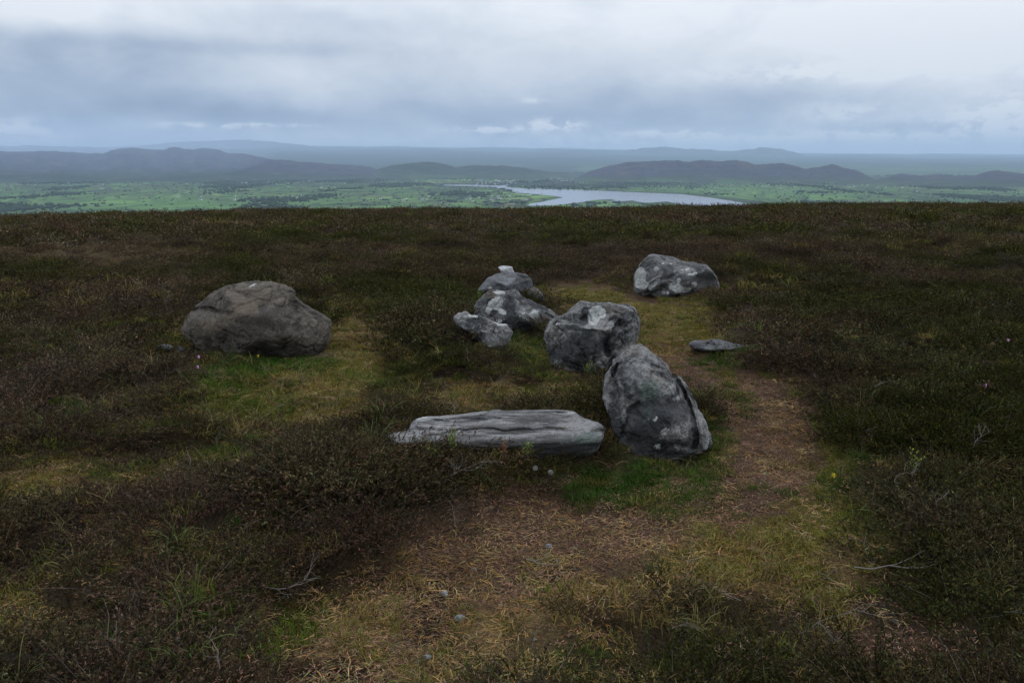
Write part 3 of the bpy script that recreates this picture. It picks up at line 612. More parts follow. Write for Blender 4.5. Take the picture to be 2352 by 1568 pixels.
def scatter(name, coll, pos, rot, scl, idx_, tint, label, cat):
    me = bpy.data.meshes.new(name); me.vertices.add(len(pos)); me.vertices.foreach_set('co', np.asarray(pos, np.float32).ravel())
    for n_, ty, arr in (('rot', 'FLOAT_VECTOR', rot), ('scl', 'FLOAT_VECTOR', scl)):
        a = me.attributes.new(n_, ty, 'POINT'); a.data.foreach_set('vector', np.asarray(arr, np.float32).ravel())
    a = me.attributes.new('idx', 'INT', 'POINT'); a.data.foreach_set('value', np.asarray(idx_, np.int32))
    vcol(me, 'tint', tint)
    o_ = link(name, me); tag(o_, label, cat, kind='stuff')
    ng = bpy.data.node_groups.new(name+'_scatter', 'GeometryNodeTree')
    ng.interface.new_socket('Geometry', in_out='INPUT', socket_type='NodeSocketGeometry'); ng.interface.new_socket('Geometry', in_out='OUTPUT', socket_type='NodeSocketGeometry')
    N = ng.nodes; Lk = ng.links; gi = N.new('NodeGroupInput'); go = N.new('NodeGroupOutput')
    ci = N.new('GeometryNodeCollectionInfo'); ci.inputs['Collection'].default_value = coll; ci.inputs['Separate Children'].default_value = True; ci.inputs['Reset Children'].default_value = True
    ip = N.new('GeometryNodeInstanceOnPoints'); ip.inputs['Pick Instance'].default_value = True
    def na_(n_, ty):
        x = N.new('GeometryNodeInputNamedAttribute'); x.data_type = ty; x.inputs['Name'].default_value = n_; return x.outputs['Attribute']
    er = N.new('FunctionNodeEulerToRotation'); Lk.new(na_('rot', 'FLOAT_VECTOR'), er.inputs[0]); Lk.new(er.outputs[0], ip.inputs['Rotation'])
    Lk.new(na_('scl', 'FLOAT_VECTOR'), ip.inputs['Scale']); Lk.new(na_('idx', 'INT'), ip.inputs['Instance Index'])
    m2p = N.new('GeometryNodeMeshToPoints'); Lk.new(gi.outputs[0], m2p.inputs['Mesh'])
    Lk.new(m2p.outputs[0], ip.inputs['Points']); Lk.new(ci.outputs[0], ip.inputs['Instance']); Lk.new(ip.outputs[0], go.inputs[0])
    md = o_.modifiers.new('scatter', 'NODES'); md.node_group = ng
    return o_
def field(r0, r1, spacing, half=R(43), jitter=.5):
    """jittered grid of points in the wedge seen by the camera"""
    xs = np.arange(-r1*math.sin(half)-.5, r1*math.sin(half)+.5, spacing); ys = np.arange(r0*.7, r1, spacing)
    X, Y = np.meshgrid(xs, ys); X = X.ravel()+rng.uniform(-jitter, jitter, X.size)*spacing; Y = Y.ravel()+rng.uniform(-jitter, jitter, Y.size)*spacing
    r = np.hypot(X, Y); k = (r >= r0) & (r < r1) & (np.abs(X) < Y*math.tan(half)+.45)
    return X[k], Y[k]
def offrock(X, Y, m_=.0):
    k = np.ones(len(X), bool)
    if m_ > 0:
        qx_, qy_, qd_ = proj(X, Y, base_ground(X, Y))
        for (cx, cy, rx, ry) in ((1215, 800, 95, 32), (1370, 885, 60, 22), (1520, 1085, 130, 30), (610, 835, 140, 14), (590, 800, 160, 45), (1655, 800, 78, 15)): k &= ell(qx_, qy_, cx, cy, rx, ry) > 1
    for (cx, cy, rx, ry) in FOOT: k &= (((X-cx)/(rx*.93+m_))**2+((Y-cy)/(ry*.93+m_))**2) > 1
    return k
def tocam(X, Y): return np.hypot(X, Y)

# tint of heather at a place
def heather_tint(X, Y):
    n1_ = fbm(X*.33, Y*.33, 11, 3); n2_ = fbm(X*1.3, Y*1.3, 21, 3); n3_ = fbm(X*.09, Y*.14, 31, 2); r = tocam(X, Y)
    olive = np.array([.060, .062, .016]); brown = np.array([.076, .054, .032]); red = np.array([.086, .052, .034]); grey = np.array([.088, .068, .052])
    side = np.clip(X/np.maximum(Y, 1)*1.2, -1, 1)
    wb = ss(-.35, .45, n1_*.8+.35*n2_-side*.10+.3*n3_+.16)[:, None]
    c_ = olive*(1-wb)+brown*wb
    wg = (ss(.35, .75, n2_+.25*n1_)*.35)[:, None]; c_ = c_*(1-wg)+grey*wg
    wr = (ss(.45, .8, fbm(X*.8, Y*.8, 41, 3))*.6)[:, None]; c_ = c_*(1-wr)+red*wr
    wy = (ss(.3, .75, fbm(X*.22, Y*.4, 51, 3)-.1)*ss(8, 16, r)*.5)[:, None]; c_ = c_*(1-wy)+np.array([.115, .092, .028])*wy
    return c_*(np.exp(rng.normal(0, .27, len(X)))*(1+.35*n1_+.35*n2_)*(1-.10*side)*(.74+.20*ss(7, 18, r)))[:, None]*rng.uniform(.9, 1.1, (len(X), 3))

hn = protos('heather_tufts', [heather_mesh(100+i, h=.075+.012*(i % 4), rad_=.12, nst=48) for i in range(8)])
hm = protos('heather_tufts_mid', [heather_mesh(200+i, nst=30, rad_=.14, h=.12, leaf=.013, lw=.0056, per=20) for i in range(6)])
hf = protos('heather_tufts_far', [heather_mesh(300+i, nst=22, rad_=.21, h=.16, leaf=.032, lw=.014, per=14) for i in range(5)])

def heather(name, coll, npro, r0, r1, sp, s0, s1, label, sc_mul=1., gapf=.12):
    X, Y = field(r0, r1, sp); k = offrock(X, Y, .05); X, Y = X[k], Y[k]
    Z = zones(X, Y); op = Z['bare']*1.15+Z['straw']*.8+Z['green']*.95+Z['moss']*.85
    nz = fbm(X*2.2, Y*2.2, 61, 3)
    keep = rng.uniform(0, 1, len(X)) < np.clip(1.0-1.35*op+.35*nz-.25*inner(X, Y), 0, 1)*(gapf+(1-gapf)*ss(.10, .40, np.where(np.hypot(X, Y) < 14, hummock(X, Y), .5*hummock(X, Y)+.5*hummock(X*.45+5, Y*.38))))*ss(1.15, .55, op)
    X, Y, op = X[keep], Y[keep], op[keep]
    z = ground(X, Y); n_ = len(X)
    s = rng.uniform(s0, s1, n_)*(1-.45*np.clip(op, 0, 1))*(1+.22*fbm(X*.9, Y*.9, 71, 2)); s *= 1+2.4*mounds(X, Y); hk = hummock(X, Y); s *= (.5+.8*hk)*(1-.35*inner(X, Y)); s *= sc_mul
    scatter(name, coll, np.stack([X, Y, z-.015], 1), np.stack([rng.normal(0, .13, n_), rng.normal(0, .13, n_), rng.uniform(0, 6.28, n_)], 1),
            np.stack([s*1.1, s*1.1, s], 1), rng.integers(0, npro, n_), heather_tint(X, Y), label, 'heather')
    return n_
c1 = heather('heather', hn, 8, 1.5, 6.5, .088, .75, 1.15, 'dark olive and brown heather growing around the stones in the foreground')
c2 = heather('heather', hm, 6, 6.5, 17, .13, .8, 1.25, 'dark brown heather covering the moor behind the stones')
c3 = heather('heather', hf, 5, 17, 72, .30, .55, 1.45, 'brown heather covering the moor up to the brow of the hill')

def grass(name, coll, npro, r0, r1, sp, wfun, s0, s1, tintf, label, cat='grass', mrg=-.02, dz=0.):
    X, Y = field(r0, r1, sp, jitter=.7); k = offrock(X, Y, mrg); X, Y = X[k], Y[k]
    Z = zones(X, Y); w = wfun(X, Y, Z); keep = rng.uniform(0, 1, len(X)) < w
    X, Y = X[keep], Y[keep]; n_ = len(X); z = ground(X, Y)+dz; s = rng.uniform(s0, s1, n_)
    scatter(name, coll, np.stack([X, Y, z], 1), np.stack([rng.normal(0, .1, n_), rng.normal(0, .1, n_), rng.uniform(0, 6.28, n_)], 1),
            np.stack([s, s, s*rng.uniform(.8, 1.2, n_)], 1), rng.integers(0, npro, n_), tintf(X, Y, n_), label, cat); return n_
def mixt(a, b, seed_, sc_=1.2, j=.25):
    def f(X, Y, n_):
        w = ss(-.4, .4, fbm(X*sc_, Y*sc_, seed_, 3))[:, None]; return (np.array(a)*(1-w)+np.array(b)*w)*rng.uniform(1-j, 1+j, n_)[:, None]
    return f
gs = protos('short_grass_tufts', [grass_mesh(400+i, 110, .06, .018, .042, .0022, .9) for i in range(6)])
gl = protos('long_grass_tufts', [grass_mesh(500+i, 26, .035, .07, .17, .0030, 1.7) for i in range(6)])
gd = protos('dead_grass_litter', [grass_mesh(600+i, 34, .075, .025, .06, .0034, .5, 1., .14, 1.6) for i in range(6)])
gr = protos('litter_fragments', [grass_mesh(700+i, 60, .08, .008, .024, .0030, .3, 1., .14, .6) for i in range(5)])
gf = protos('far_grass_tufts', [grass_mesh(800+i, 50, .14, .05, .14, .008, 1.2) for i in range(4)])
cl_ = np.clip
k1 = grass('grass', gs, 6, 1.8, 11, .062, lambda X, Y, Z: cl_(Z['green'], 0, 1)*.95, .8, 1.3, mixt((.034, .072, .011), (.055, .085, .016), 81), 'short bright green grass at the feet of the boulders')
k2 = grass('grass', gs, 6, 1.8, 11, .066, lambda X, Y, Z: cl_(Z['moss']*.95+Z['straw']*.35-Z['bare']*.4, 0, 1), .6, 1.1, mixt((.16, .14, .030), (.10, .11, .022), 82), 'yellow-green moss and cropped grass beside the path', 'grass')
k3 = grass('grass', gd, 6, 1.6, 9, .066, lambda X, Y, Z: cl_(Z['straw']*1.0+Z['bare']*.30*(fbm(X*3, Y*3, 5, 2) > -.05), 0, .95), .7, 1.15, mixt((.29, .20, .085), (.21, .125, .05), 83, 2.5, .45), 'curled straw coloured dead grass lying on the path')
k4 = grass('grass', gr, 5, 1.6, 9.5, .06, lambda X, Y, Z: cl_(.22+Z['bare']*1.0+Z['straw']*.35, 0, .95), .7, 1.2, mixt((.235, .140, .088), (.145, .088, .058), 84, 2.5, .45), 'reddish brown litter of broken stems on the worn path', 'litter')
k5 = grass('grass', gl, 6, 1.6, 9, .13, lambda X, Y, Z: cl_(.16+.35*fbm(X*1.1, Y*1.1, 91, 3)+.3*Z['green']-.5*Z['bare'], 0, .8), .7, 1.25, mixt((.075, .100, .030), (.17, .145, .06), 85, 1.5, .3), 'long thin grass blades arching out of the heather')
k6 = grass('grass', gl, 6, 1.6, 8, .24, lambda X, Y, Z: cl_(.05+.3*fbm(X*.9, Y*.9, 95, 3)+.1*Z['straw']-.4*Z['bare'], 0, .5), .5, .95, mixt((.27, .21, .11), (.22, .14, .06), 86, 1.5, .3), 'pale dead grass blades standing in the heather')
k7 = grass('grass', gf, 4, 9, 60, .42, lambda X, Y, Z: cl_(.12+.75*fbm(X*.25, Y*.4, 97, 3)+.5*ss(.45, .1, hummock(X*.45+5, Y*.38)), 0, .8), .7, 1.3, mixt((.080, .084, .018), (.12, .092, .032), 87, .3, .3), 'rough dull green grass patches among the heather further back', dz=.08)
k8 = grass('grass', gs, 6, 1.6, 12, .11, lambda X, Y, Z: cl_(.30+.5*inner(X, Y)+.6*fbm(X*.9, Y*.9, 99, 3)+.5*ss(.4, .1, hummock(X, Y))-.4*Z['bare'], 0, .95), .9, 1.6, mixt((.070, .096, .014), (.18, .13, .040), 89, 1.6, .35), 'short mixed grass growing up through the low heather')
k9 = grass('grass', gs, 6, 2.0, 12, .075, lambda X, Y, Z: cl_((Z['straw']-.2)*ss(3.5, 5, Y)-.2*Z['bare'], 0, .9), .6, 1.0, mixt((.26, .20, .09), (.19, .16, .06), 92, 2., .3), 'cropped straw yellow turf on the far bend of the path')
print('instances', c1, c2, c3, k1, k2, k3, k4, k5, k6, k7)

# small dead stems poking from the heather
tw = protos('dead_stems', [twig_builder(900+i, .14, .0018, 4, .7, .9).mesh('dead_stem', [DEADW]) for i in range(6)])
X, Y = field(1.7, 11, .42); k = offrock(X, Y); X, Y = X[k], Y[k]; Z = zones(X, Y)
k = rng.uniform(0, 1, len(X)) < np.clip(.35+.7*fbm(X, Y, 77, 2), 0, .8); X, Y = X[k], Y[k]; n_ = len(X); s = rng.uniform(.4, 1.1, n_)
scatter('twigs', tw, np.stack([X, Y, ground(X, Y)+rng.uniform(0, .10, n_)*(Z['bare'][k] < .3)], 1), np.stack([rng.normal(0, .3, n_), rng.normal(0, .4, n_), rng.uniform(0, 6.28, n_)], 1),
        np.stack([s, s, s], 1), rng.integers(0, 6, n_), np.ones((n_, 3)), 'thin pale dead heather stems scattered through the plants', 'twigs')

# ------------------------------------------------------------------ single plants and branches
def place(name, me, px, py, rz=0., s=1., dz=0., label='', cat='', tilt=0., group=None):
    p, _ = at(px, py); o_ = link(name, me); o_.location = (p[0], p[1], p[2]+dz); o_.rotation_euler = (tilt, 0, rz); o_.scale = (s, s, s); tag(o_, label, cat, group); return o_
BR = [(1045, 1215, 1.9, .42, 8, .006, 'bundle of grey dead heather branches spilling onto the path below the dark mound', .0),
      (1210, 1290, 5.75, .20, 2, .0075, 'short pale crooked stick lying alone on the dark peat of the path', .0),
      (1960, 1320, .05, .45, 6, .006, 'long pale branch lying flat at the right edge of the litter', .02),
      (1950, 1375, 1.2, .14, 3, .005, 'short forked branch just below the long pale branch', .0),
      (2060, 1140, 2.3, .16, 5, .004, 'twisted grey branches rising from the heather right of the moss', .05),
      (2230, 1060, 1.6, .15, 6, .0035, 'upright spray of dead grey heather branches on the right', .06),
      (700, 830, .4, .26, 6, .004, 'small tangle of white twigs at the right foot of the brown boulder', .0),
      (735, 715, .6, .3, 5, .004, 'pale twigs behind the right end of the brown boulder', .02),
      (385, 728, 1.5, .30, 5, .005, 'upright dead stem left of the brown boulder', .02),
      (1700, 1420, 2.2, .25, 4, .0045, 'bent pale twig among the heather at the bottom right', .06),
      (1830, 1500, 5.0, .3, 5, .0035, 'thin brown branch in the heather near the bottom right corner', .06),
      (1010, 980, 2.0, .3, 6, .0035, 'grey twigs at the left end of the slab', .0),
      (1000, 1125, 0.2, .34, 7, .003, 'long pale woody stems at the base of the heather in front of the slab', .03),
      (2300, 1430, .5, .25, 5, .006, 'knotted pale branch at the right edge', .03),
      (600, 1370, .2, .25, 5, .004, 'pale twigs on the ground left of the path', .03)]
for i, (px, py, rz, L_, fk, r0, lb, dz) in enumerate(BR):
    up_ = 1.6 if 'upright' in lb else .06
    place('dead_branch', twig_builder(1000+i*3, L_, r0*.55, fk, .38, up_).mesh('dead_branch', [DEADW]), px, py, rz, 1, dz+.01, lb, 'branch')
# bilberry shoots
BILB = plantmat('bilberry_leaf', False, (.14, .19, .03)); BILR = plantmat('bilberry_red_leaf', False, (.17, .075, .03))
def bilberry(seed, n_=7, h=.09, mat=BILB):
    g = np.random.default_rng(seed); stem, leaf = PB(), PB()
    for i in range(n_):
        a = g.uniform(0, 6.28); b0 = np.array([math.cos(a), math.sin(a), 0])*g.uniform(0, .02); tp = b0*2.2+[0, 0, h*g.uniform(.6, 1.1)]+g.normal(0, .012, 3)
        pts = [b0+(tp-b0)*t_ for t_ in np.linspace(0, 1, 4)]; stem.tube(pts, [.0014, .0012, .001, .0007], 1., 0, 3)
        for k in range(9):
            t0 = .3+.7*k/8; c0 = b0+(tp-b0)*t0; d = unit(np.array([math.cos(k*2.4+a), math.sin(k*2.4+a), .7])); w = unit(np.cross(d, [0, 0, 1.])+g.normal(0, .2, 3)); L_ = g.uniform(.010, .017); cv = g.uniform(.7, 1.25)
            q = [c0, c0+d*L_*.5+w*L_*.3, c0+d*L_, c0+d*L_*.5-w*L_*.3]; leaf.tri(q[0], q[1], q[2], cv); leaf.tri(q[0], q[2], q[3], cv*.9)
    return stem.mesh('stem', [STEM]), leaf.mesh('leaves', [mat])
for i, (px, py, s_, mt, lb) in enumerate([(1043, 1060, 1.0, BILB, 'bright yellow-green bilberry shoots standing against the slab'), (988, 1075, .8, BILB, 'bright green bilberry sprig left of the tallest shoots by the slab'),
        (1212, 1070, .7, BILB, 'small green bilberry sprig by the middle of the slab'), (1160, 1065, .7, BILR, 'orange-red leaved bilberry shoot by the slab'), (2090, 1105, .9, BILB, 'yellow-green bilberry sprig alone in the dark heather on the right'),
        (1350, 875, .9, BILB, 'green bilberry shoots between the notched boulder and the tall front boulder'), (1100, 700, 1., BILB, 'yellow-green bilberry patch left of the lichen spotted boulder'), (1740, 775, .8, BILB, 'small bright bilberry sprig behind the flat stone'),
        (1870, 1010, .6, BILB, 'small yellow-green sprig at the right edge of the path')]):
    p, _ = at(px, py); e = bpy.data.objects.new('bilberry_shoot', None); COL.objects.link(e); e.location = (p[0], p[1], p[2]+.04*(px > 900)); e.scale = (s_*1.2,)*3; tag(e, lb, 'plant')
    a_, b_ = bilberry(1100+i, 9, .10, mt); link('stem', a_, e); l_ = link('leaves', b_, e); l_['kind'] = 'stuff'
# heather sprig standing in front of the slab
sp_ = heather_mesh(1200, 26, .05, .17, .010, .004, 30); place('heather_sprig', sp_, 955, 1050, 0, 1.0, .0, 'dark upright heather sprig in front of the left end of the slab', 'heather')
_t = sp_.attributes['var']; 
HS = plantmat('heather_sprig_leaf', False, (.055, .045, .022)); sp_.materials[0] = HS
# dandelion clocks
CLK = plantmat('dandelion_seed', False, (.32, .30, .27), .2); GST = plantmat('green_stem', False, (.06, .09, .03), 0)
def clock(seed, h):
    g = np.random.default_rng(seed); st, hd = PB(), PB()
    tp = np.array([g.normal(0, .01), g.normal(0, .01), h]); st.tube([np.zeros(3), tp*.5+[.004, 0, 0], tp], [.0016, .0014, .0012], 1., 0, 5)
    for i in range(150):
        d = unit(g.normal(0, 1, 3)); c0 = tp+d*.010; w = unit(np.cross(d, g.normal(0, 1, 3))); w2 = np.cross(d, w)
        hd.tri(tp+d*.002, tp+d*.011+w*.0004, tp+d*.011-w*.0004, 1.)
        for k in range(3):
            a = k*2.1; q = w*math.cos(a)+w2*math.sin(a); r_ = w*math.cos(a+.5)+w2*math.sin(a+.5); hd.tri(c0, c0+q*.0045+d*.003, c0+r_*.0045+d*.003, g.uniform(.8, 1.1))
    return st.mesh('stem', [GST]), hd.mesh('seed_head', [CLK])
for i, (px, py, h, lb) in enumerate([(1231, 1112, .09, 'white dandelion clock in front of the slab, the left one of two'), (1262, 1115, .075, 'white dandelion clock in front of the slab, the right one of two')]):
    p, _ = at(px, py); e = bpy.data.objects.new('dandelion_clock', None); COL.objects.link(e); e.location = p; tag(e, lb, 'dandelion', 'dandelion clocks by the slab')
    a_, b_ = clock(1300+i, h); link('stem', a_, e); link('seed_head', b_, e)
# pink orchids and yellow flower
PNK = plantmat('pink_petal', False, (.55, .30, .46)); YEL = plantmat('yellow_petal', False, (.6, .5, .05))
def flower(seed, h, mat, n_=34, rr=.0075, hh=.022):
    g = np.random.default_rng(seed); st, hd = PB(), PB(); tp = np.array([0, 0, h]); st.tube([np.zeros(3), tp], [.0016, .0012], 1., 0, 4)
    for i in range(n_):
        a = i*2.4; z0 = h-hh*.5+hh*i/n_; d = np.array([math.cos(a), math.sin(a), .4]); c0 = np.array([0, 0, z0])+d*rr*.3; w = np.array([-math.sin(a), math.cos(a), .3])
        hd.tri(c0, c0+d*rr+w*rr*.6, c0+d*rr-w*rr*.6, g.uniform(.7, 1.2))
    return st.mesh('stem', [GST]), hd.mesh('petals', [mat])
for i, (px, py, h, mt, lb) in enumerate([(459, 860, .13, PNK, 'pale pink orchid in the heather below the brown boulder'), (455, 862, .06, PNK, 'smaller pink bud beside the pale pink orchid'), (593, 827, .03, YEL, 'tiny yellow flower in the green grass under the brown boulder'),
        (2257, 925, .12, PNK, 'pale pink orchid alone in the heather on the far right'), (2310, 815, .12, PNK, 'faint pink flower at the right edge above the lone orchid'), (1912, 1110, .04, YEL, 'tiny yellow flower in the moss right of the path')]):
    p, _ = at(px, py); e = bpy.data.objects.new('wild_flower', None); COL.objects.link(e); e.location = p; tag(e, lb, 'flower')
    a_, b_ = flower(1400+i, h, mt); link('stem', a_, e); link('petals', b_, e)

# ------------------------------------------------------------------ valley, lake and hills
mv, t, o = newmat('valley_fields'); oc = objco(t)
mp = t.new('ShaderNodeMapping'); t.l.new(oc, mp.inputs[0]); mp.inputs['Rotation'].default_value = (0, 0, .35); mp.inputs['Scale'].default_value = (1/150, 1/330, 1)
vo = t.new('ShaderNodeTexVoronoi', feature='F1'); t.l.new(mp.outputs[0], vo.inputs['Vector']); vo.inputs['Scale'].default_value = 1
ve = t.new('ShaderNodeTexVoronoi', feature='DISTANCE_TO_EDGE'); t.l.new(mp.outputs[0], ve.inputs['Vector']); ve.inputs['Scale'].default_value = 1
sv = t.new('ShaderNodeSeparateColor'); t.l.new(vo.outputs['Color'], sv.inputs[0])
c = t.ramp(sv.outputs[0], [(0, (.045, .09, .026)), (.35, (.070, .14, .034)), (.7, (.085, .165, .042)), (.9, (.085, .115, .046)), (1, (.085, .08, .05))])
c = t.mix(t.step(ve.outputs['Distance'], .05, .09, 1, 0), c, (.018, .030, .014))
wood = t.noise(oc, 1/900, 6, .68)
wf_ = t.new('ShaderNodeAttribute', attribute_name='cover'); ws_ = t.new('ShaderNodeSeparateColor'); t.l.new(wf_.outputs['Color'], ws_.inputs[0])
c = t.mix(t.step(t.m('ADD', wood, t.m('MULTIPLY', ws_.outputs[0], .5)), .56, .62), c, (.020, .034, .018))
c = t.mix(t.m('MULTIPLY', ws_.outputs[1], .8), c, (.085, .175, .040))
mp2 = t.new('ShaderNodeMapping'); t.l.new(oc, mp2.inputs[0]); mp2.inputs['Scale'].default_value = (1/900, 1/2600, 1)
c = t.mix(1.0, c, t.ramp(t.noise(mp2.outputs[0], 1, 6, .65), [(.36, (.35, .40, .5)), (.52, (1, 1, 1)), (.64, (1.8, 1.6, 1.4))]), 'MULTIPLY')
princ(t, o, c, .95, None, .1)
aa = np.linspace(-R(56), R(56), 460); rr_ = np.geomspace(1500, 60000, 280); A2, R2 = np.meshgrid(aa, rr_, indexing='xy'); vx = (R2*np.sin(A2)).ravel(); vy = (R2*np.cos(A2)).ravel()
def lakepoly(): return zr(1050, 400, 2.94, [(100,150),(300,150),(430,155),(490,156),(545,152),(556,140),(562,152),(540,163),(600,172),(700,177),(1000,184),(1300,196),(1560,208),(1800,218),(2000,241),(2160,265),(2290,290),(2380,330),
    (1960,330),(1840,300),(1760,284),(1700,270),(1640,275),(1560,281),(1500,275),(1450,262),(1390,268),(1330,273),(1262,273),(1335,263),(1300,254),(1180,260),(1060,280),(900,296),(820,299),(700,300),(712,289),(760,280),(860,262),(955,241),(880,230),(760,218),(620,207),(560,188),(470,172),(400,166),(300,160),(100,158)])
LK = np.array([plane_at(*p, VALLEY)[:2] for p in lakepoly()])
def inpoly(x, y, P_):
    c_ = np.zeros(len(x), bool); j = len(P_)-1
    for i in range(len(P_)):
        k = ((P_[i, 1] > y) != (P_[j, 1] > y)) & (x < (P_[j, 0]-P_[i, 0])*(y-P_[i, 1])/(P_[j, 1]-P_[i, 1]+1e-12)+P_[i, 0]); c_ ^= k; j = i
    return c_
def pold(x, y, P_):
    b_ = np.full(len(x), 1e9)
    for i in range(len(P_)):
        x0, y0 = P_[i-1]; x1, y1 = P_[i]; ex, ey = x1-x0, y1-y0; tt = np.clip(((x-x0)*ex+(y-y0)*ey)/(ex*ex+ey*ey+1e-9), 0, 1); b_ = np.minimum(b_, np.hypot(x-x0-tt*ex, y-y0-tt*ey))
    return b_
def valley_z(x, y):
    x = np.asarray(x, float); y = np.asarray(y, float); r = np.hypot(x, y)
    und = 7*(fbm(x/900, y/1500, 2.2, 4)+.35)
    dl_ = pold(x, y, LK); ins = inpoly(x, y, LK)
    pxx = CX+F*CP*x/np.maximum(y, 1)
    hz_ = np.interp(pxx, [-500, 300, 700, 1300, 1500, 1850, 2352, 2900], [343, 344, 340, 344, 350, 354, 358, 358])
    az_ = np.hypot(1, (pxx-CX)/F/CP)
    top = CAM[2]+55000*((CY-hz_)/F*CP-SP)/(CP+(CY-hz_)/F*SP)/az_
    rise = (top-VALLEY)*ss(0, 1, np.clip((r-11500)/43500, 0, 1)**.62)
    return VALLEY + rise + 90*ss(14000, 30000, r)*fbm(x/3800, y/5200, 6.1, 5) + np.where(ins, -3, .8+np.maximum(und, -.6)*ss(0, 500, dl_))
vz = valley_z(vx, vy); nA_, nR_ = len(aa), len(rr_); ix = np.arange(nA_*nR_).reshape(nR_, nA_)
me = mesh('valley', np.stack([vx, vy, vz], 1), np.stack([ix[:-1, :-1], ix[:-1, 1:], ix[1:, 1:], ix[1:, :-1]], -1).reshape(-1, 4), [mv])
vpx, vpy, _ = proj(vx, vy, vz)
wd_ = .3*ss(12000, 20000, R2.ravel())+np.exp(-ell(vpx, vpy, 500, 402, 560, 13))*.9+np.exp(-ell(vpx, vpy, 1500, 425, 240, 8))*.6+np.exp(-ell(vpx, vpy, 1950, 412, 500, 10))*.3+np.exp(-ell(vpx, vpy, 1000, 395, 330, 9))*.6+.25*ss(395, 375, vpy)
fd_ = np.exp(-ell(vpx, vpy, 380, 470, 430, 16))+np.exp(-ell(vpx, vpy, 1650, 436, 160, 14))*.9+np.exp(-ell(vpx, vpy, 1850, 448, 140, 10))*.8
vcol(me, 'cover', np.stack([np.clip(wd_-fd_*.5, 0, 1), np.clip(fd_, 0, 1), 0*fd_], 1))
tag(link('valley', me), kind='structure')
# water
mw, t, o = newmat('lake_water'); oc = objco(t)
p = princ(t, o, (.12, .14, .17), .16, (t.noise(oc, .05, 3, .6), .15, 1.0), .5)
import bmesh
bm = bmesh.new(); vs = [bm.verts.new((x, y, VALLEY)) for x, y in LK]; f = bm.faces.new(vs); bmesh.ops.triangulate(bm, faces=[f]); bmesh.ops.recalc_face_normals(bm, faces=bm.faces)
me = bpy.data.meshes.new('lake'); bm.to_mesh(me); bm.free(); me.materials.append(mw)
if me.polygons[0].normal.z < 0: me.flip_normals()
tag(link('lake', me), kind='structure')
# hills
def hillmat(name, top, low, fields=1.):
    m_, t, o = newmat(name); oc = objco(t); g = t.new('ShaderNodeAttribute', attribute_name='up').outputs['Fac']
    n_ = t.noise(oc, 1/260, 5, .65); n2 = t.noise(oc, 1/70, 4, .65)
    c = t.mix(t.step(t.m('ADD', g, t.m('MULTIPLY_ADD', n_, .5, -.25)), .22, .42), low, top)
    c = t.mix(t.m('MULTIPLY', t.step(n2, .5, .62), .7), c, (.016, .020, .014))
    c = t.mix(t.m('MULTIPLY', t.step(t.noise(oc, 1/180, 5, .7), .54, .64), .6), c, (.085, .075, .058))
    fl = t.m('MULTIPLY', t.step(g, .30, .12), t.step(t.noise(oc, 1/420, 4, .6), .50, .56, 0, fields))
    c = t.mix(fl, c, (.045, .080, .028))
    princ(t, o, c, .95, None, .1); return m_
def hill(name, ridge, D, Wd, mat, n=140, m_=46, rough=.5, seed=0, base=VALLEY-4):
    ridge = np.array(ridge, float); xs = np.linspace(ridge[0, 0], ridge[-1, 0], n); ys = np.interp(xs, ridge[:, 0], ridge[:, 1])
    ys = ys+1.5*fbm(xs/26, 0, seed, 5, .6)
    V_ = []; up_ = []
    for i in range(n):
        d = FWD+(xs[i]-CX)/F*RT+(CY-ys[i])/F*UP; hd = math.hypot(d[0], d[1]); u = np.array([d[0], d[1]])/hd; zt = CAM[2]+D*d[2]/hd
        e_ = ss(0, .09, min(i, n-1-i)/n); V_.append((u, base+(zt-base)*float(e_)))
    tt = np.linspace(-1, 1, m_); out = np.zeros((n, m_, 3)); upa = np.zeros((n, m_))
    for i, (u, zt) in enumerate(V_):
        r = D+tt*Wd; x = u[0]*r; y = u[1]*r; pr = np.where(np.abs(tt) < 1, (1-np.abs(tt)**1.35)**1.25, 0)
        nz = 1-rough*np.abs(tt)*2*(1-np.abs(tt))*2*np.abs(fbm(x/500, y/500, seed+5, 4))
        out[i, :, 0] = x; out[i, :, 1] = y; out[i, :, 2] = base+(zt-base)*pr*nz; upa[i] = pr*nz*np.clip((zt-base)/150, 0, 1)
    ix = np.arange(n*m_).reshape(n, m_); me = mesh(name, out.reshape(-1, 3), np.stack([ix[:-1, :-1], ix[1:, :-1], ix[1:, 1:], ix[:-1, 1:]], -1).reshape(-1, 4), [mat])
    a = me.attributes.new('up', 'FLOAT', 'POINT'); a.data.foreach_set('value', upa.ravel().astype(np.float32))
    return tag(link(name, me), kind='structure')
HM = hillmat('heather_hill', (.038, .033, .056), (.022, .034, .020), .15); HW = hillmat('wooded_hill', (.022, .034, .022), (.028, .045, .022)); HR = hillmat('heather_hill_right', (.040, .034, .054), (.028, .042, .022)); HFar = hillmat('far_hill', (.05, .05, .045), (.05, .06, .04))
hill('hill', [(-300,352),(-100,345),(0,346),(50,348),(130,346),(180,350),(235,352),(255,344),(300,338),(350,341),(378,344),(388,338),(402,337),(420,341),(445,343),(470,339),(500,343),(525,352),(550,351),(585,357),(612,364),(680,370),(760,376),(850,382),(905,394),(950,410)], 9000, 1300, HM, 260, seed=1)
hill('hill', [(820,410),(870,388),(900,379),(945,374),(985,371),(1015,375),(1045,383),(1090,379),(1150,380),(1210,386),(1280,396),(1360,412)], 8800, 800, HW, seed=2)
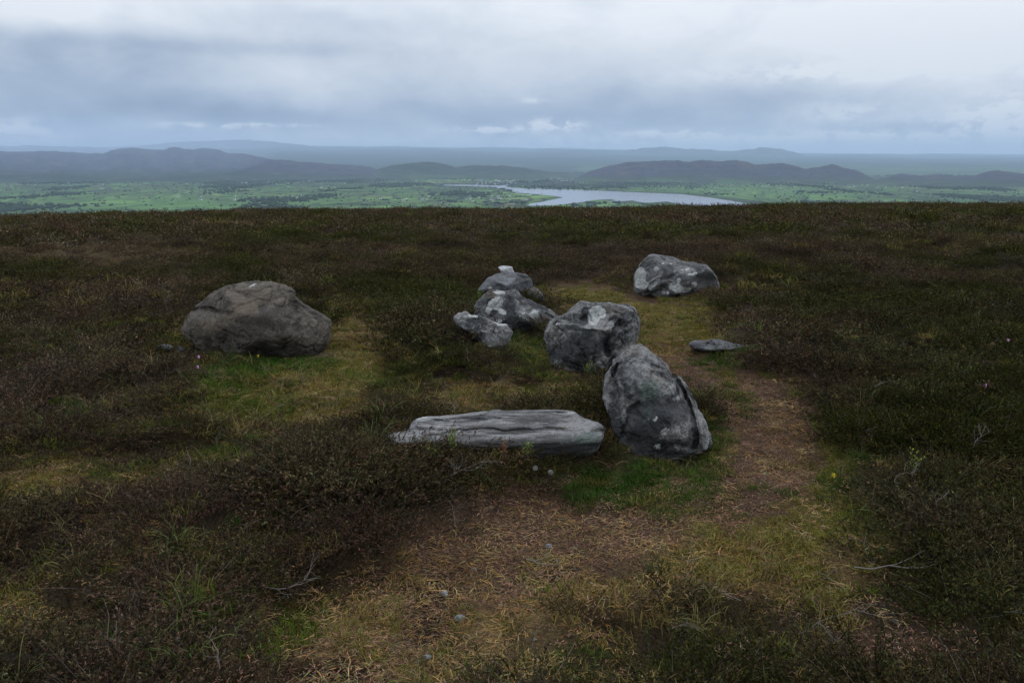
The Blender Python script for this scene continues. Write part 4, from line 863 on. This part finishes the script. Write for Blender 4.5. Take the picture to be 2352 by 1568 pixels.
hill('hill', [(1290,412),(1370,388),(1400,380),(1440,373),(1480,370),(1520,369),(1560,368),(1585,371),(1610,367),(1650,370),(1690,367),(1712,370),(1735,378),(1770,376),(1800,374),(1830,382),(1850,388),(1880,383),(1912,377),(1945,386),(1990,398),(2040,412)], 7600, 800, HR, 220, seed=3)
hill('hill', [(1960,412),(2030,402),(2070,399),(2110,403),(2160,401),(2200,404),(2235,404),(2270,393),(2292,390),(2320,395),(2350,398),(2400,396),(2500,402),(2650,397),(2800,404),(3000,400),(3200,412)], 7300, 700, HR, 150, seed=4)
hill('hill', [(-300,344),(60,334),(250,338),(340,333),(400,326),(500,322),(560,320),(610,324),(680,331),(760,339),(830,345),(1000,352)], 36000, 4000, HFar, 200, seed=5)
hill('hill', [(1400,356),(1440,345),(1480,339),(1530,337),(1570,341),(1620,343),(1680,347),(1720,342),(1750,338),(1790,341),(1815,346),(1840,352),(1880,360)], 27000, 2500, HFar, 160, seed=6)

# far trees and hedges of the valley
TREE, t, o = newmat('far_tree_foliage'); r_ = t.new('ShaderNodeObjectInfo').outputs['Random']; princ(t, o, t.mix(r_, (.016, .028, .014), (.032, .052, .022)), .95, None, .1)
def blob(seed):
    g = np.random.default_rng(seed); d, Fc = ico(2); s = 1+.5*fbm(d[:, 0]*1.7+seed, d[:, 1]*1.7, d[:, 2]*1.7, 3); v_ = d*s[:, None]*[1, 1, .9]; v_[:, 2] = np.maximum(v_[:, 2]+.55, -.05)
    return mesh('tree_clump', v_, Fc, [TREE], True)
tb = protos('far_tree_clumps', [blob(i) for i in range(5)])
N0 = 110000; px = rng.uniform(-150, 2500, N0); dist = 3000*np.exp(rng.uniform(0, 1.35, N0))
a_ = np.arctan2((px-CX)/F, CP); X = dist*np.sin(a_); Y = dist*np.cos(a_); zv = valley_z(X, Y); vpx, vpy, _ = proj(X, Y, zv)
ca, sa = math.cos(.35), math.sin(.35)
xr = (X*ca-Y*sa); yr = (X*sa+Y*ca)
hed = np.exp(-(np.abs(((xr+60*fbm(X/400, Y/400, 7, 2)) % 170)-85)/7)**2)+np.exp(-(np.abs(((yr+90*fbm(X/500, Y/500, 17, 2)) % 260)-130)/9)**2)
den = ss(.12, .38, fbm(X/600, Y/1500, 9.9, 4))
wd_ = np.exp(-ell(vpx, vpy, 500, 402, 560, 13))+np.exp(-ell(vpx, vpy, 1500, 425, 240, 8))*.9+np.exp(-ell(vpx, vpy, 1000, 395, 330, 9))*.6
fd_ = np.exp(-ell(vpx, vpy, 380, 470, 430, 16))+np.exp(-ell(vpx, vpy, 1650, 436, 160, 12))*.9
pr = (.16*hed+.42*den+.5*wd_+.006)*(1-.8*np.clip(fd_, 0, 1))
dl_ = pold(X, Y, LK); ins = inpoly(X, Y, LK); pr = np.where(ins, 0, pr*ss(0, 250, dl_)+.5*np.exp(-(dl_/30)**2)*(vpy < 440))
k = rng.uniform(0, 1, N0) < pr; X, Y, zv = X[k], Y[k], zv[k]; n_ = len(X); s = rng.uniform(1.8, 4.2, n_)*(1+.9*den[k])
scatter('far_trees', tb, np.stack([X, Y, zv], 1), np.stack([0*X, 0*X, rng.uniform(0, 6.28, n_)], 1), np.stack([s*rng.uniform(1, 2.6, n_), s*1.2, s], 1), rng.integers(0, 5, n_), np.ones((n_, 3)), 'dark green trees and hedgerows spread over the valley floor', 'trees')
print('far trees', n_)

# houses
HWALL, t, o = newmat('white_render'); princ(t, o, t.mix(t.noise(objco(t), .4, 3), (.60, .59, .57), (.70, .69, .67)), .8)
HROOF, t, o = newmat('slate_roof'); princ(t, o, t.mix(t.noise(objco(t), .6, 3), (.10, .105, .12), (.16, .16, .17)), .8)
def house_mesh(L_, Wd, hh, rf):
    a, b_ = L_/2, Wd/2
    w = [(-a,-b_,-2),(a,-b_,-2),(a,b_,-2),(-a,b_,-2),(-a,-b_,hh),(a,-b_,hh),(a,b_,hh),(-a,b_,hh),(-a,0,hh+rf),(a,0,hh+rf)]
    wf = [(0,1,5,4),(2,3,7,6),(3,0,4,8,7),(1,2,6,9,5)]
    e = .4; rv = [(-a-e,-b_-e,hh-.1),(a+e,-b_-e,hh-.1),(a+e,0,hh+rf+.25),(-a-e,0,hh+rf+.25),(a+e,b_+e,hh-.1),(-a-e,b_+e,hh-.1)]
    rf_ = [(0,1,2,3),(3,2,4,5)]
    c_ = [(a*.8-.5,-.5,hh+rf*.6),(a*.8+.5,-.5,hh+rf*.6),(a*.8+.5,.5,hh+rf*.6),(a*.8-.5,.5,hh+rf*.6)]; c_ = c_+[(x, y, hh+rf+1.3) for x, y, _ in c_]
    n0 = len(w); V_ = w+rv+c_; n1 = n0+len(rv); Fs = wf+[tuple(i+n0 for i in q) for q in rf_]+[tuple(i+n1 for i in q) for q in ((0,1,5,4),(1,2,6,5),(2,3,7,6),(3,0,4,7),(4,5,6,7))]
    return mesh('house', V_, Fs, [HWALL, HROOF], False, [0]*4+[1]*2+[0]*5)
HMS = [house_mesh(10, 7, 4, 2.5), house_mesh(14, 7, 4.5, 2.8), house_mesh(9, 7, 5, 3), house_mesh(19, 8, 4, 2.6)]
AREAS = [(1140, 419, 45, 5, 46, 'tiny white house in the town at the left head of the lake', 'white houses of the town at the head of the lake'),
         (1305, 412, 42, 5, 44, 'tiny white house on the rise behind the far shore of the lake', 'white houses above the far shore'),
         (1160, 452, 90, 9, 22, 'tiny white house among hedges on the green headland left of the lake', 'farmhouses on the headland'),
         (1900, 432, 280, 9, 26, 'tiny white farmhouse in the fields right of the lake below the hills', 'farmhouses right of the lake'),
         (480, 425, 430, 9, 30, 'tiny white farmhouse scattered in the wooded fields on the left', 'farmhouses in the left of the valley'),
         (700, 455, 300, 5, 20, 'tiny white farmhouse along the near green fields on the left', 'farmhouses along the near fields'),
         (180, 410, 260, 5, 10, 'tiny pale house at the foot of the long left ridge', 'houses at the foot of the left ridge')]
for cx, cy, rx, ry, cnt, lb, gp in AREAS:
    for i in range(cnt):
        px = cx+rng.uniform(-1, 1)*rx; py = cy+rng.uniform(-1, 1)*ry; q = plane_at(px, py, VALLEY+3)
        if inpoly(q[:1], q[1:2], LK)[0]: continue
        o_ = link('house', HMS[rng.integers(0, 4)]); s = rng.uniform(.6, 1.1); o_.location = (q[0], q[1], float(valley_z(q[:1], q[1:2])[0])); o_.rotation_euler = (0, 0, rng.normal(0, .5)); o_.scale = (s, s, s)
        tag(o_, lb, 'house', gp)
for px, py, w_, lb in ((1490, 410, 70, 'long low white shed above the far shore right of the town'), (1475, 412, 45, 'shorter white shed left of the long white shed'), (560, 421, 60, 'long pale shed in the left of the valley')):
    q = plane_at(px, py, VALLEY+3); o_ = link('shed', house_mesh(w_, 25, 7, 3)); o_.location = (q[0], q[1], float(valley_z(q[:1], q[1:2])[0])); tag(o_, lb, 'shed')

# ------------------------------------------------------------------ haze
HZ = NT(bpy.data.materials.new('haze_air').node_tree) if False else None
mh = bpy.data.materials.new('haze_air'); mh.use_nodes = True; t = NT(mh.node_tree); t.n.clear(); o = t.new('ShaderNodeOutputMaterial')
pv = t.new('ShaderNodeVolumePrincipled'); pv.inputs['Color'].default_value = (.61, .78, 1, 1); pv.inputs['Density'].default_value = 4.5e-5; pv.inputs['Anisotropy'].default_value = .2
t.l.new(pv.outputs[0], o.inputs['Volume'])
x0, x1, y0, y1, z0, z1 = -62000, 62000, -3000, 62000, VALLEY-15, 880
V_ = [(x, y, z) for z in (z0, z1) for x, y in ((x0, y0), (x1, y0), (x1, y1), (x0, y1))]
me = mesh('haze', V_, [(3,2,1,0),(4,5,6,7),(0,1,5,4),(1,2,6,5),(2,3,7,6),(3,0,4,7)], [mh], False)
tag(link('haze', me), 'pale blue haze hanging over the valley and hills', 'haze', kind='stuff')

# the rain shower drifting over the left ridge
mr = bpy.data.materials.new('rain_air'); mr.use_nodes = True; t = NT(mr.node_tree); t.n.clear(); o = t.new('ShaderNodeOutputMaterial')
pv = t.new('ShaderNodeVolumePrincipled'); pv.inputs['Color'].default_value = (.62, .76, 1, 1); pv.inputs['Density'].default_value = 2.0e-4
t.l.new(pv.outputs[0], o.inputs['Volume'])
d_, f_ = ico(4); me = mesh('rain_shower', d_*[1750, 900, 300], f_, [mr], True); o_ = link('rain_shower', me); o_.location = (-3900, 7500, VALLEY+270)
tag(o_, 'pale curtain of rain in front of the long ridge on the left', 'rain', kind='stuff')
